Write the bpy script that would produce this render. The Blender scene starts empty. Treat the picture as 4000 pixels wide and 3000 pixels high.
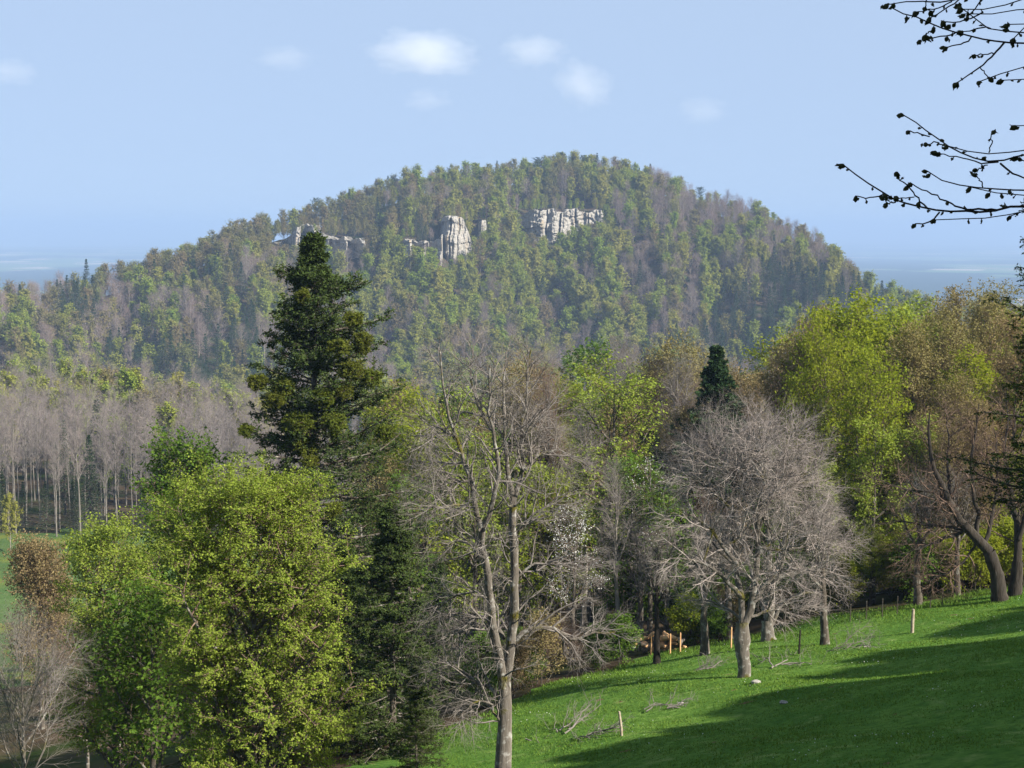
import bpy, math
import numpy as np
from mathutils import noise as mnoise, Vector

# ------------------------------------------------------------------ camera, sky, sun, exposure
S = bpy.context.scene
C = S.collection
PITCH = math.radians(5.1)
FPX = 1728.0                                    # focal length in pixels of a 1024 wide frame
cam_d = bpy.data.cameras.new("camera"); cam = bpy.data.objects.new("camera", cam_d); C.objects.link(cam)
cam_d.sensor_width = 36.0; cam_d.lens = 36.0 * FPX / 1024.0
cam_d.clip_start = 0.1; cam_d.clip_end = 200000.0
cam.location = (0, 0, 0); cam.rotation_euler = (math.pi / 2 - PITCH, 0, 0)
S.camera = cam

SUN_EL = math.radians(33.0)
SUN_BACK = math.radians(60.0)                   # angle of the sun from straight behind, towards the right
to_sun = np.array([math.sin(SUN_BACK) * math.cos(SUN_EL), -math.cos(SUN_BACK) * math.cos(SUN_EL), math.sin(SUN_EL)])
W = bpy.data.worlds.new("World"); S.world = W; W.use_nodes = True
wn = W.node_tree.nodes; wl = W.node_tree.links
sky = wn.new("ShaderNodeTexSky"); sky.sky_type = 'NISHITA'; sky.sun_disc = False
sky.sun_elevation = SUN_EL
sky.sun_rotation = math.atan2(to_sun[0], to_sun[1])
sky.altitude = 600.0; sky.air_density = 0.5; sky.dust_density = 0.3; sky.ozone_density = 6.0
bg = wn["Background"]; bg.inputs["Strength"].default_value = 0.05
veil = wn.new("ShaderNodeMix"); veil.data_type = 'RGBA'; veil.inputs[0].default_value = 0.85    # thin high veil that pales the blue evenly
veil.inputs[7].default_value = (4.45, 5.70, 7.6, 1)
wl.new(sky.outputs["Color"], veil.inputs[6]); wl.new(veil.outputs[2], bg.inputs["Color"])
sl = bpy.data.lights.new("sun", 'SUN'); sl.energy = 5.0; sl.angle = math.radians(0.5); sl.color = (1.0, 0.93, 0.82)
so = bpy.data.objects.new("sun", sl); C.objects.link(so)
so.rotation_euler = Vector(to_sun).to_track_quat('Z', 'Y').to_euler(); so.location = (200, -150, 200)
S.view_settings.view_transform = 'Standard'; S.view_settings.look = 'None'
S.view_settings.exposure = 1.3; S.view_settings.gamma = 1.0
S.cycles.max_bounces = 6; S.cycles.diffuse_bounces = 3; S.cycles.glossy_bounces = 1
S.cycles.transmission_bounces = 3; S.cycles.transparent_max_bounces = 8; S.cycles.volume_bounces = 4
S.cycles.use_denoising = True
S.cycles.caustics_reflective = False; S.cycles.caustics_refractive = False

# ------------------------------------------------------------------ small helpers
CP, SP = math.cos(PITCH), math.sin(PITCH)
def at(px, py, Y):
    """the point at distance Y (metres along the view) that lies on photo pixel px, py of a 1024 x 768 frame"""
    xn = (px - 512.0) / FPX; yn = (384.0 - py) / FPX
    k = Y / (CP + yn * SP)
    return np.array([xn * k, Y, (-SP + yn * CP) * k])
def to_px(P):
    P = np.asarray(P, float); d = P[..., 1] * CP - P[..., 2] * SP
    return 512 + FPX * P[..., 0] / d, 384 - FPX * (P[..., 1] * SP + P[..., 2] * CP) / d
def sm(a, b, x):
    t = np.clip((np.asarray(x, float) - a) / (b - a), 0, 1); return t * t * (3 - 2 * t)
def smax(a, b, k): return 0.5 * (a + b + np.sqrt((a - b) ** 2 + k * k))
def norm(v): return v / np.maximum(np.linalg.norm(v, axis=-1, keepdims=True), 1e-9)

def tag(o, label=None, cat=None, group=None, kind=None):
    if label: o["label"] = label
    if cat: o["category"] = cat
    if group: o["group"] = group
    if kind: o["kind"] = kind
    return o
def empty(name, loc=(0, 0, 0)):
    o = bpy.data.objects.new(name, None); C.objects.link(o); o.location = loc; o.empty_display_size = 0.5
    return o
def link(name, me, parent=None, loc=None):
    o = bpy.data.objects.new(name, me); C.objects.link(o)
    if parent: o.parent = parent
    if loc is not None: o.location = loc
    return o
class MB:
    """collects quads and triangles as numpy arrays and makes ONE mesh of them"""
    def __init__(s): s.v = []; s.q = []; s.n = 0
    def add(s, verts, faces, mat=0, smooth=False, var=None):
        verts = np.asarray(verts, np.float32).reshape(-1, 3); faces = np.asarray(faces, np.int32)
        s.v.append(verts)
        s.q.append((faces + s.n, mat, smooth, np.zeros(len(faces), np.float32) if var is None else np.asarray(var, np.float32)))
        s.n += len(verts)
    def mesh(s, name, mats):
        me = bpy.data.meshes.new(name)
        v = np.concatenate(s.v); me.vertices.add(len(v)); me.vertices.foreach_set("co", v.ravel())
        loops = np.concatenate([f[0].ravel() for f in s.q]).astype(np.int32)
        tot = np.concatenate([np.full(len(f[0]), f[0].shape[1], np.int32) for f in s.q])
        start = np.concatenate([[0], np.cumsum(tot)[:-1]]).astype(np.int32)
        me.loops.add(len(loops)); me.loops.foreach_set("vertex_index", loops)
        me.polygons.add(len(tot)); me.polygons.foreach_set("loop_start", start)
        me.polygons.foreach_set("material_index", np.concatenate([np.full(len(f[0]), f[1], np.int32) for f in s.q]))
        me.polygons.foreach_set("use_smooth", np.concatenate([np.full(len(f[0]), f[2], bool) for f in s.q]))
        for m in mats: me.materials.append(m)
        me.update(calc_edges=True)
        a = me.attributes.new("var", 'FLOAT', 'FACE'); a.data.foreach_set("value", np.concatenate([f[3] for f in s.q]))
        return me

# ------------------------------------------------------------------ materials
def mat_new(name):
    m = bpy.data.materials.new(name); m.use_nodes = True
    nt = m.node_tree; nt.nodes.clear()
    out = nt.nodes.new("ShaderNodeOutputMaterial")
    return m, nt, out
def nd(nt, t, **kw):
    n = nt.nodes.new(t)
    for k, v in kw.items(): setattr(n, k, v)
    return n
def mixc(nt, fac, a, b, mode='MIX'):
    n = nt.nodes.new("ShaderNodeMix"); n.data_type = 'RGBA'; n.blend_type = mode
    for sock, val in ((n.inputs[0], fac), (n.inputs[6], a), (n.inputs[7], b)):
        if isinstance(val, (int, float)): sock.default_value = val
        elif isinstance(val, tuple): sock.default_value = (*val, 1.0)
        else: nt.links.new(val, sock)
    return n.outputs[2]
def noise_fac(nt, scale, detail=3.0, lo=0.35, hi=0.65, coord="Object", rough=0.55, stretch=None):
    tc = nd(nt, "ShaderNodeTexCoord"); src = tc.outputs[coord]
    if stretch:
        mp = nd(nt, "ShaderNodeMapping"); mp.inputs["Scale"].default_value = stretch
        nt.links.new(src, mp.inputs["Vector"]); src = mp.outputs["Vector"]
    n = nd(nt, "ShaderNodeTexNoise"); n.inputs["Scale"].default_value = scale; n.inputs["Detail"].default_value = detail
    n.inputs["Roughness"].default_value = rough
    nt.links.new(src, n.inputs["Vector"])
    r = nd(nt, "ShaderNodeMapRange"); r.inputs[1].default_value = lo; r.inputs[2].default_value = hi
    nt.links.new(n.outputs["Fac"], r.inputs[0])
    return r.outputs[0]
def leaf_mat(name, c1, c2, c3=None, trans=0.35, tr_tint=(1.15, 1.1, 0.55), rnd=0.6):
    """leaves: colour varies leaf by leaf (attribute var) and plant by plant (object random)"""
    m, nt, out = mat_new(name)
    a = nd(nt, "ShaderNodeAttribute", attribute_name="var")
    col = mixc(nt, a.outputs["Fac"], c1, c2)
    if c3:
        oi = nd(nt, "ShaderNodeObjectInfo")
        mu = nd(nt, "ShaderNodeMath", operation='MULTIPLY'); mu.inputs[1].default_value = rnd
        nt.links.new(oi.outputs["Random"], mu.inputs[0])
        col = mixc(nt, mu.outputs[0], col, c3)
    d = nd(nt, "ShaderNodeBsdfDiffuse"); nt.links.new(col, d.inputs["Color"])
    t = nd(nt, "ShaderNodeBsdfTranslucent"); nt.links.new(mixc(nt, 1.0, col, tr_tint, 'MULTIPLY'), t.inputs["Color"])
    mx = nd(nt, "ShaderNodeMixShader"); mx.inputs[0].default_value = trans
    nt.links.new(d.outputs[0], mx.inputs[1]); nt.links.new(t.outputs[0], mx.inputs[2])
    nt.links.new(mx.outputs[0], out.inputs["Surface"])
    return m
def bark_mat(name, c1, c2, lichen=None, moss=None, scale=6.0, rnd_c=None):
    m, nt, out = mat_new(name)
    col = mixc(nt, noise_fac(nt, scale, 5, 0.3, 0.7, stretch=(1, 1, 0.25)), c1, c2)
    if rnd_c:
        oi = nd(nt, "ShaderNodeObjectInfo"); col = mixc(nt, oi.outputs["Random"], col, rnd_c)
    if lichen: col = mixc(nt, noise_fac(nt, scale * 0.7, 4, 0.54, 0.62), col, lichen)
    if moss: col = mixc(nt, noise_fac(nt, 0.9, 3, 0.56, 0.64), col, moss)
    b = nd(nt, "ShaderNodeBsdfDiffuse"); b.inputs["Roughness"].default_value = 1.0
    nt.links.new(col, b.inputs["Color"])
    bp = nd(nt, "ShaderNodeBump"); bp.inputs["Strength"].default_value = 0.7; bp.inputs["Distance"].default_value = 0.05
    nt.links.new(noise_fac(nt, scale * 2, 4, 0.2, 0.8, stretch=(1, 1, 0.2)), bp.inputs["Height"])
    nt.links.new(bp.outputs[0], b.inputs["Normal"])
    nt.links.new(b.outputs[0], out.inputs["Surface"])
    return m
def plain_mat(name, c1, c2, scale=3.0, c3=None, s3=0.3):
    m, nt, out = mat_new(name)
    col = mixc(nt, noise_fac(nt, scale, 5), c1, c2)
    if c3: col = mixc(nt, noise_fac(nt, s3, 4, 0.45, 0.62), col, c3)
    b = nd(nt, "ShaderNodeBsdfDiffuse"); nt.links.new(col, b.inputs["Color"]); nt.links.new(b.outputs[0], out.inputs["Surface"])
    return m

M = {}
M['beech_leaf'] = leaf_mat("beech_leaf", (0.135, 0.195, 0.026), (0.265, 0.325, 0.054), (0.20, 0.21, 0.05), 0.4, rnd=0.2)
M['maple_leaf'] = leaf_mat("maple_leaf", (0.066, 0.128, 0.018), (0.118, 0.195, 0.028), (0.10, 0.13, 0.03), 0.4, rnd=0.2)
M['lime_leaf'] = leaf_mat("lime_leaf", (0.165, 0.215, 0.020), (0.270, 0.320, 0.034), (0.22, 0.21, 0.035), 0.55, rnd=0.3)
M['bud_leaf'] = leaf_mat("bud_leaf", (0.190, 0.130, 0.080), (0.235, 0.185, 0.088), (0.19, 0.21, 0.06), 0.3, rnd=0.5)
M['fir_needle'] = leaf_mat("fir_needle", (0.030, 0.050, 0.014), (0.070, 0.095, 0.024), (0.045, 0.07, 0.022), 0.12, (0.9, 1.0, 0.5), rnd=0.5)
M['spruce_needle'] = leaf_mat("spruce_needle", (0.020, 0.042, 0.018), (0.042, 0.072, 0.028), (0.03, 0.06, 0.02), 0.12, (0.9, 1.0, 0.5), rnd=0.8)
M['mistletoe_leaf'] = leaf_mat("mistletoe_leaf", (0.060, 0.088, 0.014), (0.135, 0.165, 0.024), (0.11, 0.11, 0.02), 0.3, rnd=0.5)
M['blossom'] = leaf_mat("blossom", (0.60, 0.60, 0.55), (0.75, 0.75, 0.72), None, 0.3, (1, 1, 1))
M['hill_green'] = leaf_mat("hill_green", (0.138, 0.215, 0.026), (0.255, 0.315, 0.044), (0.28, 0.26, 0.06), 0.35, rnd=0.9)
M['hill_bud'] = leaf_mat("hill_bud", (0.190, 0.138, 0.080), (0.215, 0.178, 0.074), (0.17, 0.19, 0.05), 0.3, rnd=0.9)
M['hill_twig'] = bark_mat("hill_twig", (0.165, 0.135, 0.122), (0.260, 0.220, 0.200), rnd_c=(0.24, 0.175, 0.155))
M['grove_twig'] = bark_mat('grove_twig', (0.165, 0.145, 0.138), (0.260, 0.235, 0.225), rnd_c=(0.21, 0.175, 0.165))
M['pale_twig'] = bark_mat('pale_twig', (0.240, 0.205, 0.185), (0.410, 0.362, 0.330), None, None, 2.0)
M['ash_bark'] = bark_mat("ash_bark", (0.110, 0.095, 0.078), (0.175, 0.158, 0.136), (0.29, 0.28, 0.255), (0.105, 0.095, 0.022), 5.0)
M['ash_twig'] = bark_mat("ash_twig", (0.150, 0.132, 0.118), (0.260, 0.234, 0.212), None, None, 2.0)
M['brown_twig'] = bark_mat("brown_twig", (0.120, 0.080, 0.060), (0.210, 0.150, 0.115), None, None, 2.0)
M['bark'] = bark_mat("bark", (0.055, 0.045, 0.036), (0.140, 0.120, 0.098), (0.22, 0.21, 0.18), None, 5.0)
M['pale_bark'] = bark_mat("pale_bark", (0.170, 0.150, 0.125), (0.330, 0.300, 0.260), None, None, 4.0)
M['grey_bark'] = bark_mat('grey_bark', (0.13, 0.115, 0.10), (0.24, 0.22, 0.195), None, None, 4.0)
M['shaded_bark'] = bark_mat('shaded_bark', (0.040, 0.034, 0.029), (0.085, 0.074, 0.062), None, None, 5.0)  # bark darkened in its colour for the shade on the leaning pair
M['black_twig'] = bark_mat("black_twig", (0.030, 0.026, 0.022), (0.055, 0.047, 0.040), None, None, 60.0)
M['bud'] = leaf_mat("bud", (0.035, 0.036, 0.018), (0.060, 0.058, 0.030), None, 0.15)
M['post_wood'] = plain_mat("post_wood", (0.22, 0.18, 0.13), (0.36, 0.31, 0.24), 8.0)
M['fresh_wood'] = plain_mat("fresh_wood", (0.48, 0.26, 0.12), (0.60, 0.38, 0.20), 8.0)
M['stone'] = plain_mat("stone", (0.20, 0.19, 0.17), (0.34, 0.32, 0.29), 6.0)
M['forest_floor'] = plain_mat("forest_floor", (0.045, 0.034, 0.022), (0.085, 0.062, 0.040), 0.5, (0.03, 0.045, 0.014), 0.08)
M['flower'] = leaf_mat("flower", (0.7, 0.7, 0.66), (0.8, 0.8, 0.78), None, 0.3, (1, 1, 1))
M['grass_blade'] = leaf_mat("grass_blade", (0.065, 0.130, 0.020), (0.135, 0.215, 0.038), None, 0.3)

def meadow_mat(name, ca, cb, cd, ce, far=False):
    m, nt, out = mat_new(name)
    col = mixc(nt, noise_fac(nt, 0.22, 4, 0.35, 0.65), ca, cb)
    col = mixc(nt, noise_fac(nt, 2.2, 6, 0.40, 0.70, rough=0.7), col, cd)
    col = mixc(nt, noise_fac(nt, 0.9, 5, 0.56, 0.76), col, ce)
    col = mixc(nt, noise_fac(nt, 0.75, 2, 0.715, 0.74), col, (0.16, 0.115, 0.06))
    if far: col = mixc(nt, noise_fac(nt, 0.10, 5, 0.54, 0.66), col, (0.15, 0.17, 0.03))
    b = nd(nt, "ShaderNodeBsdfDiffuse"); nt.links.new(col, b.inputs["Color"])
    bp = nd(nt, "ShaderNodeBump"); bp.inputs["Strength"].default_value = 1.0; bp.inputs["Distance"].default_value = 0.14
    nt.links.new(noise_fac(nt, 3.5, 6, 0.2, 0.8, rough=0.75), bp.inputs["Height"]); nt.links.new(bp.outputs[0], b.inputs["Normal"])
    nt.links.new(b.outputs[0], out.inputs["Surface"])
    return m
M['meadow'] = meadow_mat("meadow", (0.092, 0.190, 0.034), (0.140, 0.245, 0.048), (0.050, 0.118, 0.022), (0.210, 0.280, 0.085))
M['valley_grass'] = meadow_mat("valley_grass", (0.065, 0.115, 0.035), (0.090, 0.140, 0.045), (0.055, 0.095, 0.03), (0.10, 0.13, 0.05), True)  # greens muted in the colour for the haze over the valley

def plain_fields_mat():
    m, nt, out = mat_new("plain_fields")
    tc = nd(nt, "ShaderNodeTexCoord")
    v = nd(nt, "ShaderNodeTexVoronoi"); v.inputs["Scale"].default_value = 0.0050
    mp = nd(nt, "ShaderNodeMapping"); mp.inputs["Scale"].default_value = (1.0, 0.6, 1.0); mp.inputs["Rotation"].default_value = (0, 0, 0.35)
    nt.links.new(tc.outputs["Object"], mp.inputs["Vector"]); nt.links.new(mp.outputs["Vector"], v.inputs["Vector"])
    sp = nd(nt, "ShaderNodeSeparateColor"); nt.links.new(v.outputs["Color"], sp.inputs[0])
    def step(sock, lo, hi):
        r = nd(nt, "ShaderNodeMapRange"); r.inputs[1].default_value = lo; r.inputs[2].default_value = hi
        nt.links.new(sock, r.inputs[0]); return r.outputs[0]
    col = mixc(nt, sp.outputs[0], (0.06, 0.12, 0.04), (0.13, 0.17, 0.06))
    col = mixc(nt, step(sp.outputs[1], 0.80, 0.81), col, (0.22, 0.175, 0.125))
    col = mixc(nt, step(sp.outputs[2], 0.90, 0.91), col, (0.36, 0.30, 0.22))
    col = mixc(nt, noise_fac(nt, 0.0010, 7, 0.475, 0.495, stretch=(1, 0.45, 1)), col, (0.014, 0.028, 0.014))
    b = nd(nt, "ShaderNodeBsdfDiffuse"); nt.links.new(col, b.inputs["Color"]); nt.links.new(b.outputs[0], out.inputs["Surface"])
    return m
M['plain'] = plain_fields_mat()

def cliff_mat():
    m, nt, out = mat_new("limestone")
    col = mixc(nt, noise_fac(nt, 0.35, 5, 0.3, 0.7), (0.26, 0.24, 0.21), (0.385, 0.365, 0.325))
    col = mixc(nt, noise_fac(nt, 0.30, 4, 0.55, 0.68, stretch=(1, 1, 0.12)), col, (0.31, 0.245, 0.165))
    col = mixc(nt, noise_fac(nt, 0.55, 5, 0.57, 0.66, stretch=(1, 1, 0.18)), col, (0.12, 0.115, 0.105))
    col = mixc(nt, noise_fac(nt, 0.4, 5, 0.62, 0.68, stretch=(0.6, 1, 2.2)), col, (0.13, 0.14, 0.08))
    b = nd(nt, "ShaderNodeBsdfDiffuse"); nt.links.new(col, b.inputs["Color"])
    bp = nd(nt, "ShaderNodeBump"); bp.inputs["Strength"].default_value = 1.0; bp.inputs["Distance"].default_value = 0.9
    nt.links.new(noise_fac(nt, 0.7, 6, 0.2, 0.8, stretch=(1, 1, 0.4), rough=0.7), bp.inputs["Height"]); nt.links.new(bp.outputs[0], b.inputs["Normal"])
    nt.links.new(b.outputs[0], out.inputs["Surface"])
    return m
M['cliff'] = cliff_mat()

# ------------------------------------------------------------------ terrain
RQ = np.array([-400, 0, 46, 93, 139, 185, 231, 278, 324, 370, 417, 463, 509, 555, 602, 648, 671, 694, 741, 787, 810, 833, 856, 880, 903, 949, 1024, 1400.])
RT = np.array([300, 285, 279, 268, 255, 245, 226, 212, 199, 184, 172, 165, 161, 153, 156, 168, 172, 187, 192, 215, 229, 247, 266, 284, 291, 298, 302, 310.])
DQ = np.array([-400, 0, 200, 400, 560, 650, 750, 850, 950, 1400.])
DD = np.array([900, 950, 1050, 1180, 1250, 1230, 1150, 1080, 1050, 1050.])
def ridge(q):
    D = np.interp(q, DQ, DD); top = np.interp(q, RQ, RT)
    return D, -(top - 230.0) / FPX * D - 18.0
def ground(x, y):
    x = np.asarray(x, float); y = np.asarray(y, float)
    xr = np.where(x > 0, 120 * np.tanh(x / 120), 55 * np.tanh(x / 55))
    yc = np.maximum(y, -40)
    plane = 0.18 * xr - 0.153 * yc - 11 + 0.25 * np.sin(x * 0.21 + 0.4) * np.sin(y * 0.17) + 0.12 * np.sin(x * 0.6 + y * 0.35)
    near = -1.7 + 0.18 * xr - 0.385 * yc
    meadow = smax(near, plane, 1.5)
    e = np.sqrt(((x + 170) / 122) ** 2 + ((y - 300) / 140) ** 2)
    fl = -50 - 37 * sm(0.9, 1.6, e)
    g = smax(meadow, fl, 5)
    ys = np.maximum(y, 60.0)
    q = x / ys * FPX + 512
    D, zr = ridge(q)
    Wd = np.interp(q, [0, 300, 520, 700, 900], [260, 330, 380, 330, 260])
    s = np.clip(1 - (D - y) / Wd, 0, 1)
    prof = 0.3 * s + 0.7 * s * s * (3 - 2 * s)
    spur = 7 * np.sin(q * 0.030 + 1.2) * np.sin(s * 3.14) + 3 * np.sin(q * 0.075 + s * 3) * np.sin(s * 3.14)
    hill = -90 + (zr + 90) * prof + spur
    back = np.maximum(zr - 0.30 * np.maximum(y - D, 0) - 0.0, -190 + 22 * np.sin(x / 2300 + 1) * np.sin(y / 3100) * sm(3000, 8000, y))
    front = smax(g, hill, 3)
    return np.where(y > D, back, np.where(y > D - Wd - 60, front, g))
def gz(x, y): return float(ground(np.array([x]), np.array([y]))[0])

def grid_obj(xs, ys, polar):
    X, Y = np.meshgrid(xs, ys)
    if polar: X = (X - 512) / FPX * Y
    Z = ground(X, Y)
    n, m = X.shape
    V = np.stack([X, Y, Z], -1).reshape(-1, 3)
    i = np.arange(n * m).reshape(n, m)
    F = np.stack([i[:-1, :-1], i[:-1, 1:], i[1:, 1:], i[1:, :-1]], -1).reshape(-1, 4)
    return V, F
def sub_mesh(name, V, F, mat, kind, label=None, cat=None):
    u, inv = np.unique(F, return_inverse=True)
    b = MB(); b.add(V[u], inv.reshape(F.shape), 0, True)
    o = link(name, b.mesh(name, [mat])); tag(o, label, cat, None, kind); return o
def edge_y(x): return np.interp(x, [-60, -25, -8, -3, 3, 9, 16, 28, 60, 140], [60, 66, 74, 80, 92, 98, 98.5, 99, 102, 104])

V, F = grid_obj(np.arange(-100, 171, 1.0), np.arange(-70, 111, 1.0), False)
cen = V[F].mean(1)
in_m = cen[:, 1] < edge_y(cen[:, 0]) + 1.3 * np.sin(cen[:, 0] * 1.1)
sub_mesh("meadow", V, F[in_m], M['meadow'], "structure", "steep bright green pasture sloping down from the shaded corner", "meadow")
sub_mesh("woodland_floor", V, F[~in_m], M['forest_floor'], "structure", "brown leaf-littered ground under the near wood", "ground")
ysv = np.concatenate([np.arange(110, 460, 5.0), np.arange(460, 1500, 8.0), np.geomspace(1500, 90000, 90)])
V, F = grid_obj(np.concatenate([np.arange(-1100, -200, 40.), np.arange(-200, 1225, 5.0), np.arange(1225, 2130, 40.)]), ysv, True)
cen = V[F].mean(1)
vm = (cen[:, 0] < -34 - 0.08 * (cen[:, 1] - 190)) & (cen[:, 1] > 150) & (cen[:, 1] < 284 + 0.10 * (cen[:, 0] + 60)) & (cen[:, 0] > -150)
far = cen[:, 1] > 1500
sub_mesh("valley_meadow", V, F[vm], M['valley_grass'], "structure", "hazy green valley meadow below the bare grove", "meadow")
sub_mesh("hillside_ground", V, F[~vm & ~far], M['forest_floor'], "structure", "wooded ground of the valley and the rounded hill", "hill")
sub_mesh("plain", V, F[far], M['plain'], "structure", "blue hazy lowland plain with pale fields beyond the hill", "plain")

# ------------------------------------------------------------------ tree growing
def tubes(mb, P, R, sides, mat=0, var=None):
    """P (B,n,3) polylines, R (B,n) radii"""
    B, n, _ = P.shape
    if B == 0: return
    T = np.gradient(P, axis=1); T = norm(T)
    mean = norm(P[:, -1] - P[:, 0]); ref = np.zeros_like(mean)
    ref[np.arange(B), np.argmin(np.abs(mean), axis=1)] = 1.0
    U = norm(np.cross(T, ref[:, None, :])); Vv = np.cross(T, U)
    a = np.arange(sides) / sides * 2 * math.pi
    ring = P[:, :, None, :] + R[:, :, None, None] * (np.cos(a)[None, None, :, None] * U[:, :, None, :] + np.sin(a)[None, None, :, None] * Vv[:, :, None, :])
    idx = np.arange(B * n * sides).reshape(B, n, sides)
    nx = np.roll(idx, -1, axis=2)
    F = np.stack([idx[:, :-1], nx[:, :-1], nx[:, 1:], idx[:, 1:]], -1).reshape(-1, 4)
    mb.add(ring.reshape(-1, 3), F, mat, sides > 3)
def resample(pts, n):
    pts = np.asarray(pts, float); d = np.concatenate([[0], np.cumsum(np.linalg.norm(np.diff(pts, axis=0), axis=1))])
    u = np.linspace(0, d[-1], n); out = np.stack([np.interp(u, d, pts[:, k]) for k in range(3)], -1)
    s = out.copy(); s[1:-1] = 0.25 * out[:-2] + 0.5 * out[1:-1] + 0.25 * out[2:]
    return s
class Env:
    def __init__(s, c, r): s.c = np.asarray(c, float); s.r = np.asarray(r, float)
    def exit(s, p, d):
        a = (p - s.c) / s.r; b = d / s.r
        A = (b * b).sum(-1); Bq = (a * b).sum(-1); Cq = (a * a).sum(-1) - 1
        disc = np.maximum(Bq * Bq - A * Cq, 0)
        return np.maximum((-Bq + np.sqrt(disc)) / np.maximum(A, 1e-9), 0.0)
def shoot(rng, p, d, L, R, n, wig, up, taper=0.35):
    B = len(p); P = np.zeros((B, n + 1, 3)); P[:, 0] = p; d = norm(d)
    for i in range(n):
        d = norm(d + rng.normal(0, wig, (B, 3)) + np.array([0, 0, up]))
        P[:, i + 1] = P[:, i] + d * (L / n)[:, None]
    t = np.linspace(0, 1, n + 1)[None, :]
    return P, R[:, None] * (1 - (1 - taper) * t)
def sprout(rng, P, R, k, u0, u1, ang, asd, length, shrink, rad, n, wig=0.12, up=0.0, env=None, flat=1.0, lift=0.0, taper=0.3, envk=(0.7, 1.0)):
    B, n1, _ = P.shape
    u = u0 + (u1 - u0) * (np.arange(k)[None, :] + rng.random((B, k))) / k
    f = u * (n1 - 1); i0 = np.minimum(f.astype(int), n1 - 2); f = f - i0; bi = np.arange(B)[:, None]
    pos = P[bi, i0] * (1 - f[..., None]) + P[bi, i0 + 1] * f[..., None]
    tan = norm(P[bi, i0 + 1] - P[bi, i0]); r = R[bi, i0] * (1 - f) + R[bi, i0 + 1] * f
    phi = (np.arange(k)[None, :] * 2.39996 + rng.random((B, 1)) * 6.28 + rng.normal(0, 0.5, (B, k)))
    ref = np.where(np.abs(tan[..., 2:3]) < 0.85, np.array([0., 0, 1]), np.array([1., 0, 0]))
    U = norm(np.cross(tan, ref)); Vv = np.cross(tan, U)
    perp = np.cos(phi)[..., None] * U + np.sin(phi)[..., None] * Vv
    if flat != 1.0:
        perp = perp * np.array([1, 1, flat]); perp = norm(perp)
    a = rng.normal(ang, asd, (B, k))
    d = norm(tan * np.cos(a)[..., None] + perp * np.sin(a)[..., None] + np.array([0, 0, lift]))
    L = length * (1 - shrink * (u - u0) / max(u1 - u0, 1e-6)) * rng.uniform(0.7, 1.25, (B, k))
    pos = pos.reshape(-1, 3); d = d.reshape(-1, 3); L = L.ravel(); r = r.ravel()
    if env is not None:
        L = np.minimum(L, env.exit(pos, d) * rng.uniform(envk[0], envk[1], len(L)))
    keep = L > 0.06 * length
    pos, d, L, r = pos[keep], d[keep], L[keep], r[keep]
    Rr = np.minimum(r * 0.75, rad * np.sqrt(np.clip(L / length, 0.2, 1.5)))
    return shoot(rng, pos, d, L, Rr, n, wig, up, taper)
def leaves(mb, rng, P, per, size, spread, upb=0.6, mat=0, u0=0.15, aspect=0.65, heart=None, out=0.0):
    B, n1, _ = P.shape; N = B * per
    if N == 0: return
    bi = np.repeat(np.arange(B), per); u = u0 + (1 - u0) * rng.random(N)
    f = u * (n1 - 1); i0 = np.minimum(f.astype(int), n1 - 2); f = (f - i0)[:, None]
    p = P[bi, i0] * (1 - f) + P[bi, i0 + 1] * f + rng.normal(0, spread, (N, 3)) * np.array([1, 1, 0.7])
    nrm = rng.normal(0, 1, (N, 3)) + np.array([0, 0, upb])
    if heart is not None: nrm = nrm + norm(p - np.asarray(heart)) * out          # leaves face the light outside the crown
    nrm = norm(nrm)
    t = norm(np.cross(nrm, rng.normal(0, 1, (N, 3)))); b = np.cross(nrm, t)
    s = (size * rng.uniform(0.6, 1.35, N))[:, None]
    V = np.stack([p - t * s, p - b * s * aspect + nrm * s * 0.15, p + t * s, p + b * s * aspect + nrm * s * 0.15], 1)
    F = np.arange(N * 4).reshape(N, 4)
    mb.add(V.reshape(-1, 3), F, mat, False, rng.random(N))
def needles(mb, rng, P, per, ln, wd, mat=0, u0=0.0, droop=0.0, ang=0.8):
    """short flat needle sprays that point out of each twig"""
    B, n1, _ = P.shape; N = B * per
    if N == 0: return
    bi = np.repeat(np.arange(B), per); u = u0 + (1 - u0) * rng.random(N)
    f = u * (n1 - 1); i0 = np.minimum(f.astype(int), n1 - 2); fr = (f - i0)[:, None]
    p = P[bi, i0] * (1 - fr) + P[bi, i0 + 1] * fr
    tan = norm(P[bi, i0 + 1] - P[bi, i0])
    d = norm(tan * math.cos(ang) + norm(rng.normal(0, 1, (N, 3)) * np.array([1, 1, 0.5])) * math.sin(ang) + np.array([0, 0, -droop]))
    side = norm(np.cross(d, norm(rng.normal(0, 0.6, (N, 3)) + np.array([0, 0, 1]))))
    L = (ln * rng.uniform(0.6, 1.3, N))[:, None]; w = (wd * rng.uniform(0.7, 1.3, N))[:, None]
    V = np.stack([p - side * w * 0.4, p + d * L * 0.5 - side * w, p + d * L, p + d * L * 0.5 + side * w], 1)
    mb.add(V.reshape(-1, 3), np.arange(N * 4).reshape(N, 4), mat, False, rng.random(N))
def trunk_line(rng, h, lean=(0, 0), n=10, wig=0.02):
    t = np.linspace(0, 1, n + 1)
    x = lean[0] * t ** 1.5 + np.cumsum(rng.normal(0, wig, n + 1)) * h * 0.15; y = lean[1] * t ** 1.5 + np.cumsum(rng.normal(0, wig, n + 1)) * h * 0.15
    x -= x[0]; y -= y[0]
    return np.stack([x, y, t * h - 0.3 * (t == 0)], -1)[None]

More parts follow.
